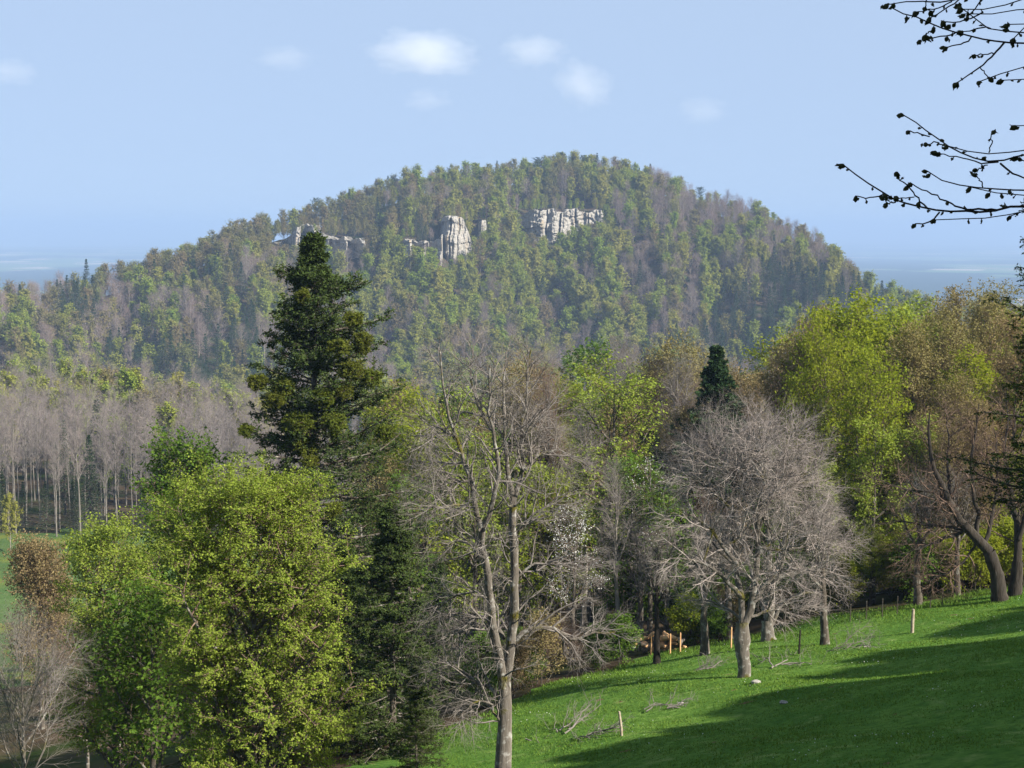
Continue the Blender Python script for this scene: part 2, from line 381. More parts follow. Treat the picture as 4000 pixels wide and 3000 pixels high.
def tree_meshes(name, wood, crown_fn, bark, crown_mats, split=2):
    """wood: list of (P, R, sides); the first SPLIT levels become the trunk, the rest the crown"""
    tb = MB()
    for P, R, sd in wood[:split]: tubes(tb, P, R, sd, 0)
    cb = MB()
    for P, R, sd in wood[split:]: tubes(cb, P, R, sd, 0)
    if crown_fn: crown_fn(cb)
    return tb.mesh(name + "_trunk", [bark]), cb.mesh(name + "_crown", crown_mats)
def tree_thing(name, meshes, loc, label, cat="tree", group=None, rotz=0.0, scale=1.0):
    e = empty(name, loc); tag(e, label, cat, group); e.rotation_euler = (0, 0, rotz); e.scale = (scale,) * 3
    link("trunk", meshes[0], e); link("crown", meshes[1], e)
    return e

def broadleaf(seed, h, cw, leaf_m, twig_m, bark, name, base=0.25, nl=14, kb=9, kt=7, per=14, lsize=0.12, lspread=0.22, upb=0.8,
              rad=None, ang=0.95, up=0.06, flat=0.7, top=0.5, cz=None, tl=0.7, envk=(0.72, 1.02), kb0=0.25):
    """a leafy tree: trunk, rising limbs, sprays of twigs with leaves; crown inside a rough ellipsoid"""
    rng = np.random.default_rng(seed); rad = rad or h * 0.018
    P0 = trunk_line(rng, h * 0.93); n1 = P0.shape[1]
    R0 = rad * (1 - 0.93 * np.linspace(0, 1, n1) ** 0.8)[None]; R0[0, 0] *= 1.35
    cz = cz if cz is not None else h * (0.5 + base * 0.42)
    env = Env((0, 0, cz), (cw / 2, cw / 2, h - cz))
    P1, R1 = sprout(rng, P0, R0, nl, base, 0.97, ang, 0.18, cw * 0.62, 0.45, rad * 0.45, 6, 0.09, up, env, lift=0.15, envk=envk)
    P2, R2 = sprout(rng, P1, R1, kb, kb0, 1.0, 0.85, 0.25, cw * 0.20, 0.35, rad * 0.13, 4, 0.13, 0.02, None, flat)
    P3, R3 = sprout(rng, P2, R2, kt, 0.2, 1.0, 0.8, 0.3, tl, 0.3, max(rad * 0.03, 0.006), 3, 0.15, 0.03, None, flat)
    def crown(cb):
        leaves(cb, rng, P3, per, lsize, lspread, upb, 1, heart=(0, 0, cz * 0.8), out=0.8)
        leaves(cb, rng, P2, per, lsize, lspread, upb, 1, heart=(0, 0, cz * 0.8), out=0.8)
    return tree_meshes(name, [(P0, R0, 9), (P1, R1, 6), (P2, R2, 4), (P3, R3, 3)], crown, bark, [twig_m, leaf_m])
def bare(seed, h, cw, twig_m, bark, name, base=0.3, nl=12, kb=9, kt=8, k4=5, rad=None, ang=0.7, up=0.10, tw=0.012, leaf=None, per=0, lsize=0.07, cz=None, tl=1.3):
    rng = np.random.default_rng(seed); rad = rad or h * 0.014
    P0 = trunk_line(rng, h * 0.9, wig=0.03); n1 = P0.shape[1]
    R0 = rad * (1 - 0.92 * np.linspace(0, 1, n1))[None]; R0[0, 0] *= 1.3
    cz = cz if cz is not None else h * (0.5 + base * 0.42)
    env = Env((0, 0, cz), (cw / 2, cw / 2, h - cz))
    P1, R1 = sprout(rng, P0, R0, nl, base, 0.97, ang, 0.18, cw * 0.75, 0.3, rad * 0.42, 7, 0.08, up, env, lift=0.2)
    P2, R2 = sprout(rng, P1, R1, kb, 0.2, 1.0, 0.7, 0.2, cw * 0.24, 0.35, rad * 0.12, 5, 0.12, 0.05)
    P3, R3 = sprout(rng, P2, R2, kt, 0.15, 1.0, 0.65, 0.2, tl, 0.3, tw * 1.4, 4, 0.12, 0.04)
    wood = [(P0, R0, 9), (P1, R1, 6), (P2, R2, 4), (P3, R3, 3)]
    last = P3
    if k4:
        P4, R4 = sprout(rng, P3, R3, k4, 0.2, 1.0, 0.6, 0.2, tl * 0.5, 0.3, tw, 2, 0.1, 0.03); wood.append((P4, R4, 3)); last = P4
    def crown(cb):
        if leaf is not None: leaves(cb, rng, last, per, lsize, 0.08, 0.3, 1)
    return tree_meshes(name, wood, crown, bark, [twig_m] + ([leaf] if leaf is not None else []))
def conifer(seed, h, bw, needle_m, bark, name, whorls=26, per_w=6, base=0.06, kt=9, k3=5, nper=16, nl=0.22, nw=0.05, droop=-0.05, shape=0.9, gap=0.25, rad=None, lop=None, side=None, cap=None):
    """spruce or fir: whorled boughs, flat side twigs, needle sprays"""
    rng = np.random.default_rng(seed); rad = rad or h * 0.016
    P0 = trunk_line(rng, h, wig=0.006); n1 = P0.shape[1]
    R0 = rad * (1 - 0.96 * np.linspace(0, 1, n1))[None]; R0[0, 0] *= 1.3
    pos, dr, L = [], [], []
    for w in range(whorls):
        t = base + (1 - base) * (w + 0.3) / whorls
        nb = per_w if t < 0.92 else max(4, per_w - 2)
        for k in range(nb):
            if rng.random() < gap * 0.5 and t < 0.9: continue
            a = 2 * math.pi * k / nb + w * 0.9 + rng.normal(0, 0.25); tt = min(t + rng.normal(0, 0.008), 0.995)
            l = bw / 2 * (1 - tt) ** shape * rng.uniform(1 - gap, 1.12) + 0.06 + 0.19 * min(1, (1 - tt) / 0.15)
            if lop is not None: l *= lop(a, tt, rng)
            el = -0.30 + 0.75 * tt + rng.normal(0, 0.07)
            i = tt * (n1 - 1); i0 = min(int(i), n1 - 2)
            pos.append(P0[0, i0] * (1 - i + i0) + P0[0, i0 + 1] * (i - i0)); dr.append((math.cos(a) * math.cos(el), math.sin(a) * math.cos(el), math.sin(el))); L.append(l)
    pos, dr, L = np.array(pos), np.array(dr), np.array(L)
    P1, R1 = shoot(rng, pos, dr, L, np.minimum(rad * 0.22, 0.012 + 0.016 * L), 6, 0.05, 0.035, 0.2)
    full = bw / 2
    P2l, R2l = sprout(rng, P1, R1, kt, 0.12, 1.0, 0.95, 0.15, side or full * 0.30, 0.55, 0.02, 3, 0.08, droop, None, 0.12)
    rel = np.repeat(np.clip(L / (cap or full), 0.12, 1), kt)
    if len(rel) == len(P2l):                                            # shorter side twigs on shorter boughs
        P2l = P2l[:, :1] + (P2l - P2l[:, :1]) * np.sqrt(rel)[:, None, None]
    P3, R3 = sprout(rng, P2l, R2l, k3, 0.15, 1.0, 0.75, 0.15, (side or full * 0.30) / 3.4, 0.4, 0.008, 2, 0.08, droop, None, 0.25)
    def crown(cb):
        needles(cb, rng, P3, nper, nl, nw, 1, droop=0.1)
        needles(cb, rng, P2l, nper, nl, nw, 1, droop=0.1)
        needles(cb, rng, P1[:, 3:], nper, nl, nw, 1, droop=0.05)
        needles(cb, rng, P0[:, -2:], 50, nl, nw, 1, u0=0.2)
    tb, cr = tree_meshes(name, [(P0, R0, 9), (P1, R1, 4), (P2l, R2l, 3), (P3, R3, 3)], crown, bark, [bark, needle_m])
    return (tb, cr), P1

# ------------------------------------------------------------------ the rock walls on the hill
CLIFFS = []          # x0, x1, y_front, y_back, z_top: footprint used when trees are set on top
CL_SCREEN = []       # visible outline in the photo: px0, px1, py_top, py_bottom, distance
def find_y(px, py, y0=700, y1=1260):
    ys = np.arange(y0, y1, 2.0); xs = (px - 512) / FPX * ys
    P = np.stack([at(px, py, y) for y in ys]); g = ground(P[:, 0], ys)
    hit = np.nonzero(P[:, 2] < g)[0]
    return float(ys[hit[0]]) if len(hit) else y1
def cliff(label, top, bottom, plan, extra, depth, seed, cracks=()):
    """top, bottom: outline (px, py); plan: (px, metres set back) gives the run of the wall in plan"""
    top = np.array(top, float); bottom = np.array(bottom, float); plan = np.array(plan, float)
    pmid = 0.5 * (top[0, 0] + top[-1, 0]); pyb = bottom[:, 1].max()
    Yc = find_y(pmid, pyb + extra * 0.7) - 2.0
    n, m = max(40, int((top[-1, 0] - top[0, 0]) * 2.2)), 46
    px = np.linspace(top[0, 0], top[-1, 0], n)
    Vf = np.zeros((m + 6, n, 3))
    for j, p in enumerate(px):
        back = np.interp(p, plan[:, 0], plan[:, 1]); Y = Yc + back
        pt = np.interp(p, top[:, 0], top[:, 1]); pb = np.interp(p, bottom[:, 0], bottom[:, 1]) + extra
        T = at(p, pt, Y); Bm = at(p, pb, Y); T[2] += 3.0 * mnoise.noise(Vector((T[0] * 0.11, seed, 2.0))) + 1.6 * mnoise.noise(Vector((T[0] * 0.4, seed, 4.0)))
        ck = sum(6.0 * math.exp(-((p - c) / w) ** 2) for c, w in cracks)
        for i in range(m):
            t = i / (m - 1); z = Bm[2] + (T[2] - Bm[2]) * t
            q = Vector((T[0] * 0.16 + seed * 7, z * 0.03, seed))
            d = 3.4 * mnoise.noise(q) + 1.7 * mnoise.noise(Vector((T[0] * 0.45, z * 0.07, seed + 3.3))) + 0.9 * mnoise.noise(Vector((T[0] * 0.9, z * 0.8, seed + 9.1)))
            d += 1.5 * round(mnoise.noise(Vector((T[0] * 0.05, z * 0.16, seed + 5))) * 2)
            d += 1.6 * (t - 0.4) + ck
            Vf[i, j] = (T[0] + 0.25 * d, Y + d, z + 0.5 * mnoise.noise(Vector((T[0] * 0.5, seed, z))))
        for r in range(6):                                              # the top runs back into the slope, then the rear goes down
            s = (r + 1) / 5.0
            zt = T[2] + 0.35 * mnoise.noise(Vector((T[0] * 0.3, r, seed)))
            Vf[m + r, j] = (T[0], Y + 2 + depth * min(s, 1.0), zt if r < 5 else Bm[2] - 10)
    rows = m + 6
    idx = np.arange(rows * n).reshape(rows, n)
    F = np.stack([idx[:-1, :-1], idx[:-1, 1:], idx[1:, 1:], idx[1:, :-1]], -1).reshape(-1, 4)
    b = MB(); V = Vf.reshape(-1, 3); b.add(V, F, 0, False)
    b = MB()
    caps = []; extra_v = []
    for j in (0, n - 1):                                                # close both ends
        ring = [idx[i, j] for i in range(rows)]; c = len(V) + len(extra_v); extra_v.append(Vf[:, j].mean(0))
        caps += [(ring[(i + 1) % rows], ring[i], c) if j == 0 else (ring[i], ring[(i + 1) % rows], c) for i in range(rows)]
    allv = np.concatenate([V, np.array(extra_v)]); b.add(allv, F, 0, False); b.q.append((np.array(caps, np.int32), 0, False, np.zeros(len(caps), np.float32)))
    o = link("limestone_cliff", b.mesh("limestone_cliff", [M['cliff']]))
    tag(o, label, "cliff")
    xs = Vf[:, :, 0]; zt = float(Vf[m - 1, :, 2].mean())
    CLIFFS.append((xs.min(), xs.max(), float(Vf[:m, :, 1].min()), float(Vf[m + 4, :, 1].mean()), zt))
    CL_SCREEN.append((top, bottom, Yc))
cliff("long pale limestone cliff split by dark vertical clefts, below the summit wood",
      [(511, 217), (520, 214), (531, 210), (545, 210), (552, 208), (557, 209), (560, 208), (575, 209), (585, 209.5), (596, 208), (603, 214)],
      [(511, 231), (530, 235), (545, 236), (565, 234), (575, 225), (590, 224), (603, 222)],
      [(511, 34), (531, 3), (534, 0), (560, 1), (603, 12)], 9, 34, 1.3, [(559.5, 0.9), (546, 0.6), (575, 0.5), (588, 0.7)])
cliff("pale rock pillar in two tiers standing lower than the long cliff",
      [(440, 222), (444, 218), (455, 216.5), (462, 218), (467, 232), (471, 244)], [(440, 258), (450, 260), (460, 256), (471, 248)],
      [(440, 20), (446, 3), (450, 0), (471, 9)], 9, 34, 4.7, [(449, 0.5), (458, 0.4)])
cliff("tiny white rock outcrop between the pillar and the long cliff",
      [(478, 222), (481, 218.5), (485, 220), (486, 228)], [(478, 236), (486, 231)], [(478, 5), (481, 0), (486, 3)], 6, 22, 7.9)
cliff("bluish shaded rock wall behind the tip of the tall fir",
      [(268, 245), (285, 240), (296, 230), (300, 227), (312, 227), (316, 234), (330, 238), (352, 237), (364, 239)], [(268, 258), (300, 264), (330, 252), (364, 244)],
      [(268, 30), (281, 8), (281.6, 30), (296, 4), (299, 3), (300, 26), (314, 4), (314.6, 28), (329, 6), (329.6, 30), (346, 6), (346.6, 34), (364, 10)], 12, 40, 11.2, [(316, 1.0)])
cliff("shaded grey rock face at the foot of the pale pillar",
      [(403, 243), (410, 240), (418, 244), (428, 243), (441, 236)], [(403, 254), (420, 260), (441, 262)],
      [(403, 24), (411.5, 2), (412.2, 26), (426, 4), (426.6, 28), (441, 6)], 12, 34, 14.6, [(411, 0.6), (425, 0.8)])

# ------------------------------------------------------------------ kinds of hill trees (small in the picture: one mesh each)
def hill_broad(seed, h, cw, leaf_m, n_limb, per, lsize, twig_w=0.05, bark='pale_bark', leafy=True, kb=7, cz_base=0.3, k3=6, trad=0.010, twig='hill_twig'):
    rng = np.random.default_rng(seed); rad = h * trad
    P0 = trunk_line(rng, h * 0.92, n=7, wig=0.025); n1 = P0.shape[1]
    R0 = rad * (1 - 0.85 * np.linspace(0, 1, n1))[None]
    cz = h * (0.5 + cz_base * 0.45)
    env = Env((0, 0, cz), (cw / 2, cw / 2, h - cz))
    P1, R1 = sprout(rng, P0, R0, n_limb, cz_base, 0.98, 0.75, 0.2, cw * 0.7, 0.3, rad * 0.4, 5, 0.1, 0.10, env, lift=0.2, envk=(0.6, 1.05))
    P2, R2 = sprout(rng, P1, R1, kb, 0.2, 1.0, 0.75, 0.25, cw * 0.2, 0.3, twig_w, 3, 0.14, 0.05)
    b = MB(); tubes(b, P0, R0, 6, 0); tubes(b, P1, R1, 4, 0)
    if leafy:
        tubes(b, P2, R2, 3, 1)
        hc = (0, 0, cz * 0.85); leaves(b, rng, P2, per, lsize, lsize * 0.9, 0.5, 2, heart=hc, out=1.9); leaves(b, rng, P1, per, lsize, lsize * 0.8, 0.5, 2, u0=0.5, heart=hc, out=1.9)
        return b.mesh("broadleaf", [M[bark], M[twig], leaf_m])
    P3, R3 = sprout(rng, P2, R2, k3, 0.1, 1.0, 0.6, 0.2, cw * 0.13, 0.3, twig_w * 0.8, 2, 0.1, 0.06)
    tubes(b, P2, R2, 3, 1); tubes(b, P3, R3, 3, 1)
    return b.mesh("bare_broadleaf", [M[bark], M[twig]])
def hill_spruce(seed, h, bw, n=26, per=6, nper=9, nl=0.8, kt=6, pine=False):
    rng = np.random.default_rng(seed)
    P0 = trunk_line(rng, h, n=6, wig=0.004); n1 = P0.shape[1]
    R0 = (h * 0.013) * (1 - 0.95 * np.linspace(0, 1, n1))[None]
    pos, dr, L = [], [], []
    for w in range(n):
        t = (0.55 if pine else 0.10) + (0.45 if pine else 0.9) * (w + rng.random() * 0.6) / n
        for k in range(per):
            a = 2 * math.pi * k / per + w * 0.8 + rng.normal(0, 0.25)
            l = bw / 2 * ((1 - t) ** 1.0 if not pine else math.sqrt(max(0.05, 1 - (2 * (t - 0.55) / 0.45 - 1) ** 2))) * rng.uniform(0.5, 1.2) + 0.1
            el = -0.25 + 0.5 * t + (0.3 if pine else 0)
            f = t * (n1 - 1); i0 = min(int(f), n1 - 2)
            pos.append(P0[0, i0] + (P0[0, i0 + 1] - P0[0, i0]) * (f - i0)); dr.append((math.cos(a) * math.cos(el), math.sin(a) * math.cos(el), math.sin(el))); L.append(l)
    P1, R1 = shoot(rng, np.array(pos), np.array(dr), np.array(L), np.full(len(L), 0.05), 3, 0.06, 0.02)
    b = MB(); tubes(b, P0, R0, 5, 0); tubes(b, P1, R1, 3, 0)
    needles(b, rng, P1, nper, nl, nl * 0.24, 1, u0=0.1, droop=0.15, ang=0.85)
    return b.mesh("conifer", [M['bark'], M['spruce_needle']])
M['hill_spruce_needle'] = M['spruce_needle']
PROTO = {
    'beech_tree': [hill_broad(100 + i, 19.5, 12.0 + 1.0 * (i % 3), M['hill_green'], 30, 15, 0.33, cz_base=0.05, bark='bark') for i in range(5)],
    'budding_tree': [hill_broad(120 + i, 19.5, 11.5 + 1.0 * (i % 3), M['hill_bud'], 30, 13, 0.27, cz_base=0.06, bark='bark') for i in range(5)],
    'bare_tree': [hill_broad(140 + i, 19.5, 11.0 + 1.0 * (i % 3), None, 24, 0, 0, 0.036, leafy=False, kb=9, cz_base=0.10, k3=8) for i in range(5)],
    'spruce_tree': [hill_spruce(160 + i, 22, 12.0 + (i % 2), 34, 7, 14, 0.46) for i in range(4)],
    'pine_tree': [hill_spruce(170 + i, 17, 9, n=10, per=7, nper=14, nl=0.7, pine=True) for i in range(2)],
}
NEARPROTO = {                                     # for the grove a few hundred metres off, more detail
    'bare_tree': [hill_broad(200 + i, 22, 6.0 + 0.8 * (i % 3), None, 18, 0, 0, 0.020, 'grey_bark', leafy=False, kb=10, cz_base=0.38, k3=9, trad=0.0065, twig='grove_twig') for i in range(5)],
    'beech_tree': [hill_broad(220 + i, 18, 9.5 + i % 2, M['hill_green'], 22, 22, 0.22, 0.025, kb=10, cz_base=0.1) for i in range(3)],
    'budding_tree': [hill_broad(230 + i, 18, 9 + i % 2, M['hill_bud'], 22, 18, 0.18, 0.025, kb=10, cz_base=0.12) for i in range(3)],
    'spruce_tree': [hill_spruce(240 + i, 20, 10.0 + i, 36, 7, 22, 0.34) for i in range(3)],
}
BLOBS = [  # kind, centre and reach in photo pixels, weight
    ('beech_tree', 530, 275, 100, 45, 1.5), ('beech_tree', 590, 325, 90, 35, 0.9), ('beech_tree', 430, 290, 60, 30, 0.9), ('beech_tree', 716, 245, 14, 26, 4),
    ('beech_tree', 575, 178, 35, 18, 0.8), ('beech_tree', 460, 185, 40, 14, 0.9), ('beech_tree', 650, 190, 20, 12, 0.8), ('beech_tree', 760, 190, 35, 6, 1.5), ('beech_tree', 835, 265, 30, 20, 1.0),
    ('bare_tree', 705, 205, 60, 26, 2.6), ('bare_tree', 760, 230, 50, 30, 1.6), ('bare_tree', 690, 300, 60, 40, 1.3), ('bare_tree', 570, 330, 70, 30, 0.7), ('bare_tree', 100, 305, 90, 20, 0.9),
    ('bare_tree', 200, 335, 90, 22, 0.9), ('bare_tree', 330, 320, 60, 40, 0.5), ('bare_tree', 860, 270, 30, 20, 0.8),
    ('spruce_tree', 800, 295, 55, 22, 4.0), ('spruce_tree', 745, 335, 30, 24, 3.5), ('spruce_tree', 725, 310, 15, 15, 1.5), ('spruce_tree', 200, 375, 60, 22, 5), ('spruce_tree', 70, 305, 20, 18, 2.0),
    ('spruce_tree', 380, 232, 75, 22, 0.8), ('spruce_tree', 250, 350, 40, 25, 1.6), ('spruce_tree', 330, 215, 60, 14, 0.4), ('spruce_tree', 220, 300, 25, 20, 1.0),  # extra spruces round the shaded rock wall deepen the shade of that slope
    ('budding_tree', 250, 235, 90, 20, 1.8), ('budding_tree', 140, 268, 45, 16, 1.8), ('budding_tree', 530, 165, 60, 14, 1.0), ('budding_tree', 340, 210, 70, 20, 1.0), ('budding_tree', 860, 265, 25, 22, 1.2),
]
BASEW = {'beech_tree': 0.42, 'budding_tree': 0.36, 'bare_tree': 0.24, 'spruce_tree': 0.09, 'pine_tree': 0.0}
def pick_kind(rng, px, py, base=BASEW):
    w = dict(base)
    for k, cx, cy, rx, ry, a in BLOBS:
        w[k] += a * math.exp(-((px - cx) / rx) ** 2 - ((py - cy) / ry) ** 2)
    n = mnoise.noise(Vector((px / 26, py / 16, 3.0)))
    w['beech_tree'] *= max(0.1, 1 + 2.4 * n); w['bare_tree'] *= max(0.1, 1 - 2.4 * n)
    w['spruce_tree'] *= max(0.2, 1 + 2.5 * mnoise.noise(Vector((px / 20, py / 12, 8.0))))
    ks = list(w); p = np.array([w[k] for k in ks]) ** 1.6; return ks[rng.choice(len(ks), p=p / p.sum())]

def label_shaded(top): return top[-1, 0] < 445
rng = np.random.default_rng(7)
sites = []                                        # kind, x, y, z, scale, px, py, mesh
# hill
step = 8.4
for yy in np.arange(640, 1275, step):
    half = 0.335 * yy
    for xx in np.arange(-half, half, step):
        x = xx + rng.uniform(-3.9, 3.9); y = yy + rng.uniform(-3.9, 3.9)
        q = x / y * FPX + 512
        D, _ = ridge(q)
        if y > D + 14: continue
        z = gz(x, y); on = False
        for x0, x1, yf, yb, zt in CLIFFS:
            if x0 < x < x1 and yf - 1 < y < yb:
                on = True
                if y < yf + 7: z = None; break
                if z < zt: z = zt
                break
        if z is None: continue
        px, py = to_px((x, y, z + 10)); px, py = float(px), float(py)
        if px < -30 or px > 1054 or py > 460: continue
        k = pick_kind(rng, px, py)
        sc = rng.uniform(0.66, 1.20) * (0.92 if k == 'spruce_tree' else 1.0)
        sc *= 1 if y < D - 25 else 0.85
        if on: sc *= 0.5
            # keep the bare rock free of trees standing in front of it
        hh = {'spruce_tree': 24}.get(k, 19.5) * sc; skip = False
        _, pt = to_px((x, y, z + hh)); wpx = 4.0 / y * FPX
        for top, bot, Yc in CL_SCREEN:
            if (top[0, 0] + 14 if top[0, 0] > 500 else top[0, 0] - wpx * 0.7) < px < top[-1, 0] + wpx * 0.7 and y < Yc + 8:
                b = np.interp(px, bot[:, 0], bot[:, 1]); t0 = np.interp(px, top[:, 0], top[:, 1])
                _, pb = to_px((x, y, z))
                if pt < b - 1.5 and pb > t0:
                    room = (float(pb) - b) / max(float(pb) - float(pt), 1)
                    if label_shaded(top) and True: pass
                    elif room < 0.4: skip = True
                    else: sc *= room
        if skip: continue
        sites.append([k, x, y, z, sc, px, py, PROTO[k]])
for i in range(260):                              # the thin scrub wood along the grey crest
    q = rng.uniform(640, 860); D, zr = ridge(q); y = float(D) + rng.uniform(-55, 6); x = (q - 512) / FPX * y; z = gz(x, y); px, py = to_px((x, y, z + 6))
    k = rng.choice(['bare_tree', 'budding_tree', 'beech_tree'], p=[0.62, 0.28, 0.10]); sites.append([str(k), x, y, z, rng.uniform(0.4, 0.75), float(px), float(py), PROTO[str(k)]])
# near grove beyond the valley meadow, and the woods round it
step = 4.9
for yy in np.arange(268, 640, step):
    for xx in np.arange(-0.34 * yy, 0.10 * yy, step):
        x = xx + rng.uniform(-2.0, 2.0); y = yy + rng.uniform(-2.0, 2.0); z = gz(x, y)
        e = math.hypot((x + 170) / 122, (y - 300) / 140); depth0 = y - 270
        if (e > 1.15 or depth0 > 62) and rng.random() < 0.62: continue
        if x > -30 and y < 420: continue
        if y < 276 + 0.10 * (x + 60): continue
        px, py = to_px((x, y, z + 11)); px, py = float(px), float(py)
        if px < -30: continue
        depth = y - 270
        if e < 1.25:
            if depth < 62: k = rng.choice(['bare_tree', 'spruce_tree', 'beech_tree'], p=[0.95, 0.035, 0.015])
            elif depth < 112: k = rng.choice(['beech_tree', 'budding_tree', 'bare_tree'], p=[0.55, 0.3, 0.15])
            else: k = rng.choice(['bare_tree', 'budding_tree', 'beech_tree'], p=[0.7, 0.2, 0.1])
        else:
            k = pick_kind(rng, px, py, {'beech_tree': 0.25, 'budding_tree': 0.25, 'bare_tree': 0.25, 'spruce_tree': 0.6, 'pine_tree': 0})
        sc = rng.uniform(0.8, 1.1)
        sites.append([str(k), x, y, z, sc, px, py, NEARPROTO[str(k)]])
sites.append(['beech_tree', -77.0, 262.0, gz(-77, 262), 0.5, 2.0, 520.0, NEARPROTO['beech_tree']])
# dark young spruces under the front edge of the grove
for i in range(34):
    x = rng.uniform(-92, -36); y = 277 + 0.10 * (x + 60) + rng.uniform(0, 12); z = gz(x, y); px, py = to_px((x, y, z + 5))
    sites.append(['spruce_tree', x, y, z, rng.uniform(0.30, 0.50), float(px), float(py), NEARPROTO['spruce_tree']])
# skyline accents
for px0, top, kind, sc in ((86, 255, 'spruce_tree', 1.0), (497, 158, 'spruce_tree', 0.75), (561, 153, 'pine_tree', 0.9), (583, 156, 'pine_tree', 0.8), (538, 158, 'pine_tree', 0.8),
                           (316, 199, 'pine_tree', 0.75), (700, 188, 'pine_tree', 0.5), (388, 173, 'spruce_tree', 0.55), (376, 176, 'spruce_tree', 0.5), (774, 232, 'spruce_tree', 0.85), (790, 236, 'spruce_tree', 0.95)):
    D, zr = ridge(px0); Y = float(D) - 6
    if py0 := (px0 > 770): Y = find_y(px0, top + 30)
    P = at(px0, top, Y); z = gz(P[0], Y); hh = {'spruce_tree': 24, 'pine_tree': 17}[kind]
    sc = max((P[2] - z) / hh, 0.3)
    px, py = to_px((P[0], Y, z + 9))
    sites.append([kind, P[0], Y, z, sc, float(px), float(py), PROTO[kind]])

def region(px, py, y):
    if y < 460 and px < 260:
        d = y - 270
        if d < 30: return "at the front edge of the grove beyond the valley meadow"
        if d < 62: return "inside the bare grove beyond the valley meadow"
        if d < 112: return "in the leafy strip behind the bare grove"
        return "at the back of the grove beyond the valley meadow"
    if y < 640: return "in the dark valley between the grove and the hill"
    if px < 120: return "on the low far end of the wooded ridge" if py < 305 else "below the low far end of the ridge"
    if px < 250: return "on the ridge shoulder crest before the tall fir" if py < 275 else "on the lower slope of the ridge shoulder"
    if px < 440:
        return "above the shaded rock wall" if py < 226 else ("below the shaded rock wall" if py < 300 else "low on the slope behind the tall fir")
    if px < 640:
        return "in the summit wood above the long cliff" if py < 212 else ("just beneath the long pale cliff" if py < 275 else "on the hill foot below the pale cliff")
    if px < 770:
        return "on the grey crest sloping down from the summit" if py < 225 else ("on the slope beside the long cliff" if py < 290 else "at the hill foot above the small fir")
    return "on the steep end of the hill facing the plain" if py < 280 else "in the wood at the hill end near the plain"
ADJ = {'beech_tree': ("fresh green", "leafy tree", "leafy trees"), 'budding_tree': ("olive brown", "budding tree", "budding trees"),
       'bare_tree': ("leafless grey", "tree", "leafless trees"), 'spruce_tree': ("dark", "spruce", "dark spruces"), 'pine_tree': ("flat-topped dark", "pine", "flat-topped pines")}
LIM = {'beech_tree': 265, 'budding_tree': 265, 'bare_tree': 270, 'spruce_tree': 285, 'pine_tree': 50}
rest = []
for k in LIM:
    mine = [s for s in sites if s[0] == k]
    mine.sort(key=lambda s: s[2] / s[4])                                # largest in the picture first
    inview = [s for s in mine if -8 < s[5] < 1032]; out = [s for s in mine if not (-8 < s[5] < 1032)]
    for s in inview[:LIM[k]]:
        me = s[7][rng.integers(len(s[7]))]
        o = link(k, me); o.location = s[1:4]; o.rotation_euler = (0, 0, rng.uniform(0, 6.28))
        o.scale = (s[4] * rng.uniform(0.85, 1.15),) * 2 + (s[4],)
        reg = region(s[5], s[6], s[2]); a = ADJ[k]
        tag(o, f"{a[0]} {a[1]} {reg}", "tree", f"{a[2]} {reg}")
    rest += inview[LIM[k]:] + out
def scatter(name, label, items, metas):
    """the trees beyond the largest 300 of a kind: one object"""
    col = bpy.data.collections.new(name + "_sources")
    for i, me in enumerate(metas):
        o = bpy.data.objects.new(f"{name}_source_{chr(97 + i)}", me); col.objects.link(o)
    me = bpy.data.meshes.new(name); n = len(items)
    me.vertices.add(n); me.vertices.foreach_set("co", np.array([s[1:4] for s in items], np.float32).ravel())
    for an, arr in (("rz", rng.uniform(0, 6.28, n)), ("sc", np.array([s[4] for s in items]))):
        a = me.attributes.new(an, 'FLOAT', 'POINT'); a.data.foreach_set("value", arr.astype(np.float32))
    a = me.attributes.new("pick", 'INT', 'POINT'); a.data.foreach_set("value", rng.integers(0, len(metas), n).astype(np.int32))
    o = link(name, me); tag(o, label, "forest", None, "stuff")
    g = bpy.data.node_groups.new(name, 'GeometryNodeTree')
    g.interface.new_socket("Geometry", in_out='INPUT', socket_type='NodeSocketGeometry'); g.interface.new_socket("Geometry", in_out='OUTPUT', socket_type='NodeSocketGeometry')
    gi = g.nodes.new("NodeGroupInput"); go = g.nodes.new("NodeGroupOutput")
    ins = g.nodes.new("GeometryNodeInstanceOnPoints"); ci = g.nodes.new("GeometryNodeCollectionInfo")
    ci.inputs["Collection"].default_value = col; ci.inputs["Separate Children"].default_value = True; ci.inputs["Reset Children"].default_value = True
    def attr(nm, t):
        x = g.nodes.new("GeometryNodeInputNamedAttribute"); x.data_type = t; x.inputs["Name"].default_value = nm; return [s for s in x.outputs if s.enabled][0]
    cx = g.nodes.new("ShaderNodeCombineXYZ")
    g.links.new(attr("rz", 'FLOAT'), cx.inputs["Z"]); g.links.new(cx.outputs[0], ins.inputs["Rotation"])
    g.links.new(attr("sc", 'FLOAT'), ins.inputs["Scale"]); g.links.new(attr("pick", 'INT'), ins.inputs["Instance Index"])
    ins.inputs["Pick Instance"].default_value = True
    g.links.new(gi.outputs[0], ins.inputs["Points"]); g.links.new(ci.outputs[0], ins.inputs["Instance"]); g.links.new(ins.outputs[0], go.inputs[0])
    md = o.modifiers.new("scatter", 'NODES'); md.node_group = g
for k, nm, lb in (('beech_tree', 'leafy', "fresh green trees"), ('budding_tree', 'budding', "olive brown budding trees"), ('bare_tree', 'leafless', "grey leafless trees"), ('spruce_tree', 'conifer', "dark spruces")):
    for near, src in ((False, PROTO), (True, NEARPROTO)):
        it = [s for s in rest if s[0] == k and s[7] is src[k]]
        if it: scatter(nm + ("_grove" if near else "_forest"), f"mass of {lb} " + ("in the grove and valley" if near else "over the hill"), it, src[k])
